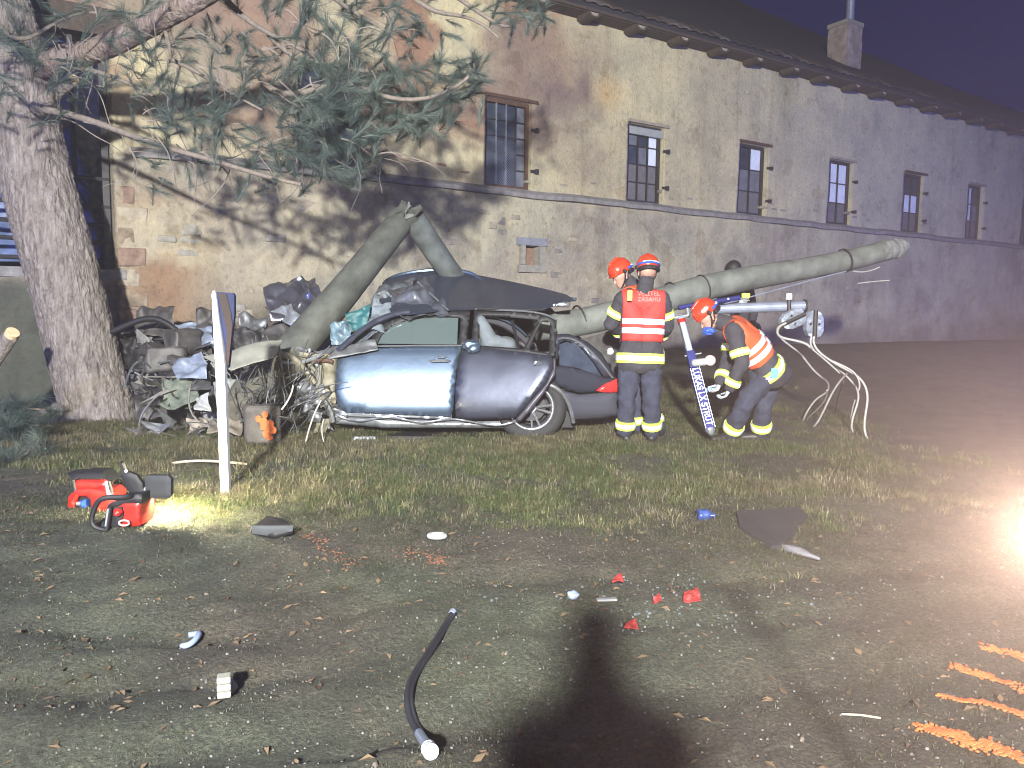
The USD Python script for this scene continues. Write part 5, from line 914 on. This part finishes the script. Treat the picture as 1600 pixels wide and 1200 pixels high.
# rear red case, lid open
def C(x, y, Y): return A(x, y, Y)
g_ = ground(140, 799); Y1 = g_[1]; k_ = Y1 / F
c1 = thing('tool_case', 'red power unit with open black lid and arched front, further left of the two', 'tool case', g_)
part(c1, 'body', panel([(105, 800), (107, 776), (116, 767), (132, 764), (170, 766), (178, 772), (178, 800), (144, 800), (142, 780), (134, 774), (122, 775), (117, 783), (117, 800)], Y1, .16, 6, lip=.012, lipw=3), RED, 30)
part(c1, 'hood', rough(hull([(C(124, 757, Y1 + .05), .034, C(163, 757, Y1 + .05), .034), (C(124, 768, Y1 + .05), .034, C(163, 768, Y1 + .05), .034)]).refine_to_length(.02), .002, 20), RED, 40)
part(c1, 'recess', panel([(116, 800), (117, 776), (143, 776), (144, 800)], Y1 + .06, .05, 8, lip=0), BLACKP)
part(c1, 'coupling', cat_([rod(C(124, 787, Y1 + .03), C(130, 786, Y1 + .03), .018), rod(C(131, 788, Y1 + .03), C(136, 788, Y1 + .03), .032, 12)]), BLUEP); part(c1, 'fitting', rod(C(120, 787, Y1 + .02), C(127, 787, Y1 + .02), .013), ALU)
part(c1, 'lid', panel([(104, 739), (130, 738), (132, 736), (162, 737), (176, 752), (160, 748), (122, 747), (114, 752)], lambda x, y: Y1 + .03 + (752 - y) * .004, .12, 6, lip=.008, lipw=3), BLACKP, 30)
for a_, b_ in (((114, 750), (118, 770)), ((170, 752), (178, 778))): part(c1, 'lid_stay', rod(C(*a_, Y1 + .02), C(*b_, Y1 + .02), .011), BLACKP)
part(c1, 'side_strip', rod(C(165, 752, Y1 + .0), C(170, 776, Y1 + .0), .010), GALV)
g_ = ground(184, 828); Y2 = g_[1]
c2 = thing('tool_case', 'red lamp case with black carrying frame and raised panel, nearer of the two', 'tool case', g_)
b2 = part(c2, 'body', panel([(172, 824), (173, 790), (190, 784), (220, 782), (221, 820), (214, 822)], Y2 + .02, .17, 6, lip=.014, lipw=4), RED, 30)
part(c2, 'top_cover', panel([(168, 789), (196, 774), (222, 772), (221, 787), (190, 790), (172, 795)], Y2 + .015, .18, 6, lip=.01, lipw=3), BLACKP, 30)
part(c2, 'carry_frame', tube(smooth_path([C(168, 828, Y2 - .02), C(144, 815, Y2 - .02), C(147, 796, Y2 - .02), C(157, 781, Y2 - .02), C(185, 777, Y2), C(205, 773, Y2)], 6), .016, 8), BLACKP)
part(c2, 'front_bar', rod(C(166, 829, Y2 - .02), C(172, 792, Y2 - .01), .016), BLACKP); part(c2, 'bar_strip', rod(C(165, 822, Y2 - .036), C(169, 795, Y2 - .03), .006), GALV)
part(c2, 'socket_plate', panel([(174, 823), (176, 792), (190, 793), (192, 806), (186, 824)], Y2, .03, 6, lip=.006, lipw=2), BLACKP, 30); part(c2, 'knob', rough(rock(C(184, 800, Y2 - .01), (.05, .04, .045), 3), .004, 20), RED); part(c2, 'cable_coil', tube([C(194 + math.cos(g) * 8, 817 + math.sin(g) * 4, Y2 - .01) for g in np.linspace(0, 6, 20)], .006, 6), pm('pink_cable', (.55, .3, .3), .5))
part(c2, 'wing_lid', panel([(187, 722), (191, 724), (195, 737), (203, 738), (214, 743), (223, 756), (225, 774), (206, 776), (197, 763), (189, 745)], Y2 + .10, .03, 6, lip=.008, lipw=3), BLACKP, 30); part(c2, 'latch', rod(C(196, 734, Y2 + .09), C(198, 738, Y2 + .09), .009), LETTER)
pn_ = part(c2, 'lamp_panel', panel([(229, 743), (262, 743), (267, 748), (267, 774), (262, 779), (230, 779), (226, 774), (226, 748)], Y2 + .13, .035, 6, lip=.008, lipw=3), pm('panel_grey', (.022, .024, .028), .7, 0, .1, 8), 30)
part(c2, 'lamp_hinge', rod(C(225, 765, Y2 + .13), C(229, 765, Y2 + .13), .018), ALU)
pl_at, pl_to = C(259, 758, Y2 + .22), ground(318, 790)
led = box(C(247, 762, Y2 + .172), (.11, .008, .09)); part(pn_, 'lamp_face', led, lamp_mat('panel_lamp_look', (1, .93, .66), 6.0))
pl_ = UsdLux.SphereLight.Define(stage, c2 + '/lamp_panel/lamp_light'); pl_.CreateRadiusAttr(.03); pl_.CreateIntensityAttr(PANEL_I); pl_.CreateColorAttr(Gf.Vec3f(1, .90, .56)); pl_.AddTranslateOp().Set(Gf.Vec3d(*map(float, pl_at - BASE[c2])))
# loose things
g_ = ground(425, 838); Yd = g_[1]
bk_ = thing('black_plastic_shell', 'black plastic mirror shell lying in the bright grass', 'car part', g_)
part(bk_, 'shell', rough(Manifold.batch_hull([Manifold.sphere(.03, 16).translate(list(map(float, A(*q_, Yd + e_)))) for q_, e_ in (((400, 828), 0), ((430, 834), -.03), ((452, 828), 0), ((418, 813), .12), ((440, 818), .1))]).refine_to_length(.03), .004, 12), BLACKP, True); part(bk_, 'grey_side', panel([(393, 822), (430, 822), (459, 821), (457, 830), (425, 838), (394, 834)], Yd - .06, .02, 8, lip=.01, lipw=3), pm('shell_grey', (.05, .055, .06), .7), 30)
def bit(name, label, cat, x, y, mesh, mat, lift=.0): 
    c = ground(x, y); mesh.apply_translation(c + V(0, 0, lift)); return single(name, mesh, mat, label, cat, True)
t_ = bit('white_ring_fragment', 'small white plastic ring fragment in the grass below the car', 'fragment', 683, 845, trimesh.creation.torus(.045, .016, 20, 8).apply_transform(np.diag([1, .6, 1, 1])), WHITEP, .03)
c = ground(298, 1010); sh = [c + V(-.03, .05, .03), c + V(.012, .055, .035), c + V(.024, .03, .04), c + V(.024, -.03, .035), c + V(.01, -.052, .03), c + V(-.018, -.05, .025)]
single('c_shaped_clip', tube(smooth_path(sh, 6), .013, 8), pm('pale_blue_plastic', (.22, .28, .40), .4), 'pale blue C-shaped clip on the mud at lower left', 'clip', True)
t_ = thing('white_connector', 'small off-white block of three cells on the mud at lower left', 'connector', ground(350, 1090))
for k in range(3): part(t_, 'cell', rbox(ground(349, 1092) + V(.0, .012, .018 + .028 * k), (.05, .05, .024), .006, rotz(.3)), pm('ivory', (.30, .30, .25), .6))
part(t_, 'chip', rough(rock(ground(360, 1084) + V(0, 0, .03), (.05, .04, .06), 3), .004, 20), pm('ivory', (.5, .5, .4)))
hs = [(706, 966), (690, 992), (668, 1028), (645, 1065), (636, 1098), (641, 1130), (655, 1155), (668, 1176)]
hz = thing('black_hose', 'curved black hose with metal coupling lying on the mud in front', 'hose', ground(650, 1100)); hq = [ground(*q_) + V(0, 0, .022) for q_ in hs]
part(hz, 'hose', tube(smooth_path(hq, 10), .0125, 10), HOSE, True); part(hz, 'second_line', tube(smooth_path([q_ + V(.016, .004, .002) for q_ in hq[:-1]], 10), .0075, 8), HOSE, True)
part(hz, 'coupling', cat_([rod(hq[-2], hq[-1], .017, 12), rod(hq[-1], hq[-1] + (hq[-1] - hq[-2]) * .4, .022, 12)]), pm('blue_steel', (.30, .36, .48), .35, .5)); part(hz, 'hose_end', rod(hq[0], hq[0] + (hq[0] - hq[1]) * .15, .016, 12), GALV)
for k in range(3): a_ = hq[-1] + (hq[-1] - hq[-2]) * (.1 + .12 * k); part(hz, 'coupling_ring', rod(a_, a_ + (hq[-1] - hq[-2]) * .04, .026, 14), ALU)
for k, (x, y, e_, lab) in enumerate([(1080, 944, .085, 'largest red lens fragment on the mud, right of the shadow'), (985, 995, .055, 'small red lens fragment on the mud inside the shadow edge'), (966, 918, .06, 'faded red lens fragment on the mud, furthest from the viewer'), (1027, 950, .045, 'tiny red lens fragment left of the largest one')]):
    c = ground(x, y); t_ = single('red_lens_fragment', crumple([c + V(-e_ / 2, -e_ * .3, .02), c + V(e_ / 2, -e_ * .45, .03), c + V(e_ * .45, e_ * .5, .05), c + V(-e_ * .3, e_ * .4, .03)], 7, 7, .02, 90 + k, .005, 14), pm('broken_red', (.22, .022, .02), .6, 0, .3, 30), lab, 'fragment')
single('blue_glass_bottle', rough(cat_([rod(ground(1090, 812) + V(0, 0, .03), ground(1108, 812) + V(0, 0, .03), .04, 12), rod(ground(1108, 812) + V(0, 0, .03), ground(1118, 812) + V(0, 0, .03), .018, 10)]).subdivide(), .01, 14, 3), pm('blue_can', (.03, .06, .20), .25, .2, .5, 25), 'crushed blue and white can at the edge of the grass', 'can', True)
bit('white_strip_fragment', 'flat white strip fragment on the mud above the shadow', 'fragment', 948, 943, rbox((0, 0, 0), (.10, .03, .012), .005, rotz(.1)), WHITEP, .02)
bit('blue_white_fragment', 'small bluish fragment on the mud left of the white strip', 'fragment', 895, 935, rock((0, 0, 0), (.06, .05, .04), 3), pm('bluish_bit', (.3, .36, .5), .5), .02)
bit('pale_stick', 'thin pale straight stick on the mud at lower right', 'stick', 1345, 1127, tube([V(-.065, .012, 0), V(0, 0, .004), V(.065, -.012, 0)], .004, 6), pm('straw', (.45, .38, .27), .8), .02)
bit('broken_stick', 'long pale stick lying in the litter left of the marker post', 'stick', 330, 733, tube(smooth_path([V(-.34, .03, 0), V(-.05, 0, .03), V(.18, -.01, .02), V(.29, .03, .0)], 6), .011, 7), pm('straw', (.45, .38, .27), .8), .04)
bit('white_car_fragment', 'white ribbed plastic fragment on the bare earth below the car sill', 'fragment', 570, 690, rbox((0, 0, 0), (.22, .08, .04), .012, rotz(.1)), pm('blue_white_plastic', (.55, .6, .68), .5), .03)
c = ground(1208, 835); single('dark_flat_patch', slab(np.array([ground(1150, 806), ground(1250, 800), ground(1262, 812), ground(1222, 860), ground(1205, 862), ground(1155, 826)]) + V(0, 0, .035), np.array([[0, 1, 2], [0, 2, 3], [0, 3, 4], [0, 4, 5]])[:, ::-1], V(0, 0, -1), .05), pm('patch_grey', (.04, .041, .044), .6, 0, .15, 5), 'flat dark patch lying on the mud at the grass edge', 'mat')  # thin dark sheet laid over one patch of the ground
single('pale_roadside_stone', rough(rock(ground(1250, 868) + V(0, 0, .02), (.26, .06, .05), 4), .006, 20), pm('pale_stone', (.16, .16, .17), .8), 'long pale kerb stone chip at the near edge of the dark patch', 'stone', True)
# sprayed orange marks on the ground
FAINT = pm('faint_orange', (.13, .06, .036), .85, 0, .35, 25)
def spray(name, label, pts, w, seed, dens=60, mat=None):
    rg_ = np.random.default_rng(seed); Q = smooth_path([ground(*q_) for q_ in pts], 10); out = []
    for k in range(len(Q) * dens // 8):
        a_ = Q[rg_.integers(0, len(Q))] + V(rg_.normal(0, w), rg_.normal(0, w), 0); a_[2] = float(gz(a_[0], a_[1])) + .006; r_ = rg_.uniform(.002, .0065)
        m_ = trimesh.creation.icosphere(1, 1.0); m_.vertices = m_.vertices * V(r_ * rg_.uniform(1, 2.6), r_ * rg_.uniform(1, 1.6), .004) @ rotz(rg_.uniform(0, 3)).T + a_; out.append(m_)
    return single(name, cat_(out), mat or ORANGE, label, 'paint mark', False, kind='stuff')
spray('orange_spray_line', 'brightest orange sprayed line on the mud in the lower right corner', [(1440, 1142), (1490, 1152), (1540, 1170), (1610, 1192)], .016, 1, 130)
spray('orange_spray_line', 'second orange sprayed line from below at the right edge', [(1470, 1090), (1520, 1098), (1560, 1108), (1610, 1125)], .011, 2, 70)
spray('orange_spray_line', 'third orange sprayed line from below at the right edge', [(1490, 1045), (1530, 1055), (1570, 1068), (1610, 1085)], .011, 3, 60)
spray('orange_spray_line', 'uppermost short orange sprayed line at the right edge', [(1540, 1015), (1575, 1022), (1610, 1035)], .014, 4, 50)
spray('orange_spray_line', 'faint orange sprayed line in the grass right of the black shell', [(484, 836), (505, 852), (525, 866), (548, 885)], .035, 5, 26, FAINT)
spray('orange_spray_line', 'faint orange sprayed arc in the grass below the white ring fragment', [(630, 862), (665, 870), (690, 876), (670, 886)], .035, 6, 26, FAINT)
# pebbles and gravel
pb = [[], [], []]
for k in range(6500):
    x, y = rg.uniform(-3.5, 5.2), 2.1 + 4.4 * rg.random() ** 1.5; e_ = rg.uniform(.003, .011) * (1 if rg.random() < .985 else 1.9)
    m_ = trimesh.creation.icosphere(0); m_.vertices = m_.vertices * rg.uniform(.6, 1.2, 3) * e_ / 1.6 @ rotz(rg.uniform(0, 3)).T + V(x, y, float(gz(x, y)) + e_ * .12); pb[k % 3].append(m_)
for k in range(3): single('gravel', cat_(pb[k]), [pm('gravel_pale', (.15, .15, .14), .8, 0, .3, 9), pm('gravel_grey', (.10, .10, .092), .85, 0, .3, 9), pm('gravel_brown', (.115, .095, .08), .85, 0, .3, 9)][k], ['pale gravel scattered over the mud', 'grey gravel scattered over the mud', 'brown gravel scattered over the mud'][k], 'gravel', False, kind='stuff')

# dead leaves and glass crumbs
lv = []
for k in range(2600):
    x, y = rg.uniform(-5, 5.5), 2.2 + 6.2 * rg.random(); e_ = rg.uniform(.012, .03); a_ = rotz(rg.uniform(0, 6.3)); z_ = float(gz(x, y)) + .006
    q_ = np.array([[-1, 0, 0], [-.2, -.45, rg.uniform(0, .4)], [1, 0, rg.uniform(-.1, .5)], [-.1, .45, rg.uniform(0, .5)]]) * e_ @ a_.T + V(x, y, z_); lv.append((q_, np.array([[0, 1, 2], [0, 2, 3]])))
single('dead_leaves', join(lv), pm('leaf_litter', (.125, .085, .05), .8, 0, .55, 7), 'dead brown leaves trodden into the mud and grass', 'leaves', False, kind='stuff')
cr = []
for k in range(420):
    c = ground(rg.normal(560, 150), rg.uniform(690, 770)) if k < 300 else ground(rg.normal(1010, 120), rg.uniform(900, 990)); e_ = rg.uniform(.004, .011); m_ = box(c + V(0, 0, .008), rg.uniform(.5, 1.4, 3) * e_, rotz(rg.uniform(0, 3))); cr.append(m_)
single('glass_crumbs', cat_(cr), pm('glass_crumb', (.10, .115, .125), .5, 0, .5, 9), 'pale glass crumbs strewn below the car sill and on the mud', 'glass', False, kind='stuff')

# ---------------------------------------------------------------- grass
def blade_mesh(seed, n, h, spread, lean):
    rg_ = np.random.default_rng(seed); vs, fs = [], []
    for k in range(n):
        p_ = V(*rg_.normal(0, spread, 2), 0); g = rg_.uniform(0, 2 * np.pi); d = V(math.cos(g), math.sin(g), 0); s_ = V(-d[1], d[0], 0) * rg_.uniform(.0018, .0032); hh = h * rg_.uniform(.5, 1.15); l = lean * rg_.uniform(.3, 1.3)
        m_ = p_ + d * l * hh * .35 + V(0, 0, hh * .6); t_ = p_ + d * l * hh + V(0, 0, hh * (1 - .3 * l)); o = len(vs) 
        vs += [p_ - s_, p_ + s_, m_ - s_ * .8, m_ + s_ * .8, t_]; fs += [(o, o + 1, o + 3), (o, o + 3, o + 2), (o + 2, o + 3, o + 4)]
    return trimesh.Trimesh(np.array(vs), np.array(fs), process=False)
def gmat(name, a, b): return usdkit.material(stage, '/World/Looks/' + name, {'g': ('geometry', {}), 'n': ('noise_texture', {'scale': 13.0, 'detail': 3}), 'r': ('rgb_ramp', {'ramp': [(.32, a), (.68, b)]}), 'p': ('principled_bsdf', {'roughness': .6}), 't': ('translucent_bsdf', {}), 'm': ('mix_closure', {'fac': .3})}, [('g.position', 'n.vector'), ('n.fac', 'r.fac'), ('r.color', 'p.base_color'), ('r.color', 't.color'), ('p.BSDF', 'm.closure1'), ('t.BSDF', 'm.closure2')], surface='m.closure')
GM = [gmat('grass_green', (.075, .11, .04), (.15, .19, .075)), gmat('grass_dry', (.20, .18, .095), (.36, .32, .19)), gmat('grass_olive', (.10, .11, .05), (.20, .195, .10)), gmat('grass_dead', (.12, .105, .075), (.22, .19, .135))]
def scatter(name, label, protos, P, idx, scale, rgs):
    path = '/World/' + name; pi = UsdGeom.PointInstancer.Define(stage, path); tg = []
    UsdGeom.Scope.Define(stage, path + '/blade_kinds')
    for k, (m_, mt) in enumerate(protos):
        g = usdkit.mesh(stage, f'{path}/blade_kinds/grass_tuft_{k:03d}', m_, mt); tg.append(g.GetPath())
    pi.CreatePrototypesRel().SetTargets(tg); pi.CreatePositionsAttr(Vt.Vec3fArray.FromNumpy(P.astype(np.float32))); pi.CreateProtoIndicesAttr(Vt.IntArray.FromNumpy(idx.astype(np.int32)))
    a_ = rgs.uniform(0, 2 * np.pi, len(P)); qs = np.stack([np.cos(a_ / 2), 0 * a_, 0 * a_, np.sin(a_ / 2)], 1); pi.CreateOrientationsAttr(Vt.QuathArray([Gf.Quath(float(q_[0]), float(q_[1]), float(q_[2]), float(q_[3])) for q_ in qs]))
    pi.CreateScalesAttr(Vt.Vec3fArray.FromNumpy(np.repeat(scale[:, None], 3, 1).astype(np.float32))); tag(pi.GetPrim(), label, 'grass', kind='stuff')
rgs = np.random.default_rng(77)
protos = [(blade_mesh(k, 15, .11 if k % 2 else .085, .045, 1.5), GM[(0, 1, 2, 0, 1, 3)[k]]) for k in range(6)]
X = rgs.uniform(-7, 6.5, 160000); Yg = rgs.uniform(2.3, 12.5, 160000); gd = grassy(X, Yg); pt = np.stack([X, Yg, 0 * X], -1)
patch = fbm(pt * 1.9 + 5, 3, 61); keep = rgs.random(len(X)) < gd * np.clip(.14 + 2.6 * (patch - .40), .04, .9)
wall_d = WC - (X * WN[0] + Yg * WN[1]); keep &= wall_d > .1
X, Yg, patch = X[keep], Yg[keep], patch[keep]; P = np.stack([X, Yg, gz(X, Yg) - .006], -1)
grn = fbm(P * V(1, 1, 0) * 1.1 + 17, 3, 62) + .10 * sstep(-.5, 2.5, X) * sstep(5.5, 7, Yg); r_ = rgs.random(len(X)); idx = np.where(r_ < np.clip((grn - .36) * 3.2, .12, .8), rgs.choice([0, 3, 2], len(X)), rgs.choice([1, 4, 5, 2], len(X)))
scatter('grass', 'short rough green and straw-coloured grass on the verge', protos, P, idx, rgs.uniform(.45, 1.15, len(X)) * (.55 + .75 * patch) * (.55 + .45 * sstep(4.2, 5.8, Yg)), rgs)
GM2 = [gmat('weed_olive', (.05, .055, .037), (.10, .105, .07)), gmat('weed_dead', (.06, .055, .043), (.12, .108, .082)), gmat('weed_green', (.05, .065, .034), (.09, .11, .055))]
protos2 = [(blade_mesh(40 + k, 14, .028, .04, 1.9), GM2[k]) for k in range(3)]
X = rgs.uniform(-4.5, 5, 90000); Yg = 2.1 + 5 * rgs.random(90000); pt = np.stack([X, Yg, 0 * X], -1); keep = (rgs.random(len(X)) < np.clip((fbm(pt * 1.6 + 40, 4, 71) - .36) * 3.4, 0, 1) * (.45 + .5 * sstep(3.6, 5.4, Yg)) * (1 - .85 * sstep(.8, 3.0, X - .2 * Yg))); X, Yg = X[keep], Yg[keep]
P = np.stack([X, Yg, gz(X, Yg) - .003], -1); scatter('moss_and_weeds', 'sparse trodden weeds on the wet mud', protos2, P, rgs.integers(0, 3, len(X)), rgs.uniform(.35, 1.0, len(X)) * (.6 + .4 * sstep(3.4, 5.2, Yg)), rgs)

# ---------------------------------------------------------------- lamps and the one who takes the picture
def spot(path, p_, to, inten, col, radius, cone, soft_):
    L_ = UsdLux.SphereLight.Define(stage, path); L_.CreateRadiusAttr(radius); L_.CreateIntensityAttr(inten); L_.CreateColorAttr(Gf.Vec3f(*col)); L_.AddTransformOp().Set(aim(p_, to))
    sh_ = UsdLux.ShapingAPI.Apply(L_.GetPrim()); sh_.CreateShapingConeAngleAttr(cone); sh_.CreateShapingConeSoftnessAttr(soft_)
fl = thing('floodlight_mast', 'floodlight on a tripod mast behind the viewer', 'floodlight', V(FLOOD[0], FLOOD[1] - .25, -.14))
part(fl, 'mast', rod(V(FLOOD[0], FLOOD[1] - .25, -.14), V(FLOOD[0], FLOOD[1] - .25, FLOOD[2] - .2), .04), GALV); part(fl, 'lamp_housing', rbox(FLOOD - V(0, .25, 0), (.5, .12, .36), .03), BLACKP)
for k in range(3): g = k * 2.1; part(fl, 'leg', rod(V(FLOOD[0], FLOOD[1] - .25, .9), V(FLOOD[0] + .8 * math.cos(g), FLOOD[1] - .25 + .8 * math.sin(g), -.16), .022), GALV)
spot(fl + '/floodlight_beam', FLOOD - BASE[fl], FLOOD_TO - BASE[fl], FLOOD_I, (1, 1, .97), .22, 37, 1.0)
def beacon(c, label, inten, r_):
    b = thing('blue_beacon', label, 'beacon', V(c[0], c[1], float(gz(c[0], c[1])))); gz0 = float(gz(c[0], c[1]))
    part(b, 'pole', rod(V(c[0], c[1], gz0), V(c[0], c[1], c[2] - .2), .03), GALV); part(b, 'base', rod(V(c[0], c[1], c[2] - .2), V(c[0], c[1], c[2] - .13), .10, 16), BLACKP)
    L_ = UsdLux.SphereLight.Define(stage, b + '/beacon_light'); L_.CreateRadiusAttr(r_); L_.CreateIntensityAttr(inten); L_.CreateColorAttr(Gf.Vec3f(.10, .16, 1)); L_.AddTranslateOp().Set(Gf.Vec3d(*map(float, c - BASE[b])))
beacon(BLUE_L, 'blue warning beacon on a pole beyond the left edge', BLUE_LI, .1); beacon(BLUE_R, 'blue warning beacon on a pole beyond the right edge', BLUE_RI, .1)
wl = thing('ground_work_lamp', 'small bright work lamp on a thin stand at the right edge', 'work lamp', V(WARM[0] + .40, WARM[1], -.16))
part(wl, 'stand', rod(V(WARM[0] + .40, WARM[1] + .05, -.16), WARM + V(.03, .02, -.01), .010), BLACKP); part(wl, 'housing', rbox(WARM + V(.012, .016, 0), (.03, .02, .074), .006), BLACKP)
part(wl, 'lens', rbox(WARM + V(.004, -.001, 0), (.022, .01, .066), .004), lamp_mat('work_lamp_look', (1, .86, .72), 5.0))
spot(wl + '/work_light', WARM + V(.01, -.03, 0) - BASE[wl], V(-.1, -.2, .95) - BASE[wl], WARM_I, (1, .66, .48), .02, 85, .4)
# photographer: stands just behind the camera, phone held out, so the lamp throws the shadow into the picture
ph = thing('person', 'photographer standing behind the viewpoint holding a phone', 'person', V(.02, -.42, -.14))
o = V(.02, -.42, -.14); hB = [(o + V(-.12, 0, .08), .06, o + V(-.11, 0, .5), .08), (o + V(-.11, 0, .5), .08, o + V(-.09, 0, .92), .12), (o + V(.12, 0, .08), .06, o + V(.11, 0, .5), .08), (o + V(.11, 0, .5), .08, o + V(.09, 0, .92), .12), (o + V(-.09, 0, .95), .15, o + V(-.07, 0, 1.3), .15), (o + V(.09, 0, .95), .15, o + V(.07, 0, 1.3), .15), (o + V(-.17, 0, 1.40), .09, o + V(.17, 0, 1.40), .09), (o + V(0, 0, 1.44), .13, o + V(0, .02, 1.62), .075),
     (o + V(-.16, 0, 1.38), .07, o + V(-.20, .12, 1.12), .065), (o + V(-.20, .12, 1.12), .055, o + V(-.06, .24, 1.28), .045), (o + V(.16, 0, 1.38), .07, o + V(.20, .12, 1.12), .065), (o + V(.20, .12, 1.12), .055, o + V(.06, .24, 1.28), .045), (o + V(-.12, -.03, .05), .05, o + V(-.13, .14, .04), .045), (o + V(.12, -.03, .05), .05, o + V(.13, .14, .04), .045)]
part(ph, 'body', soft(hull(hB), .04, 5), JACKET, True); hmP, _ = head_mesh(o + V(0, .03, 1.67), V(0, 1, -.1), V(0, 0, 1)); part(ph, 'head', hmP, SKIN, True)
for s_ in (-1, 1): part(ph, 'hand', hand(o + V(.06 * s_, .24, 1.29), V(-.3 * s_, .3, .9), V(-s_, .2, 0), .4), SKIN, True)

# ---------------------------------------------------------------- haze added to stand in for lens glow round the lamps
HAZE = usdkit.material(stage, '/World/Looks/haze_look', {'v': ('principled_volume', {'color': (.92, .92, .95), 'density': .0085, 'anisotropy': .62})}, [], volume='v.volume')
single('haze', trimesh.creation.box(bounds=[(-420, -420, -3), (420, 420, 18)]), HAZE, 'thin haze added for the lens glow around the lamps', 'haze', kind='stuff')
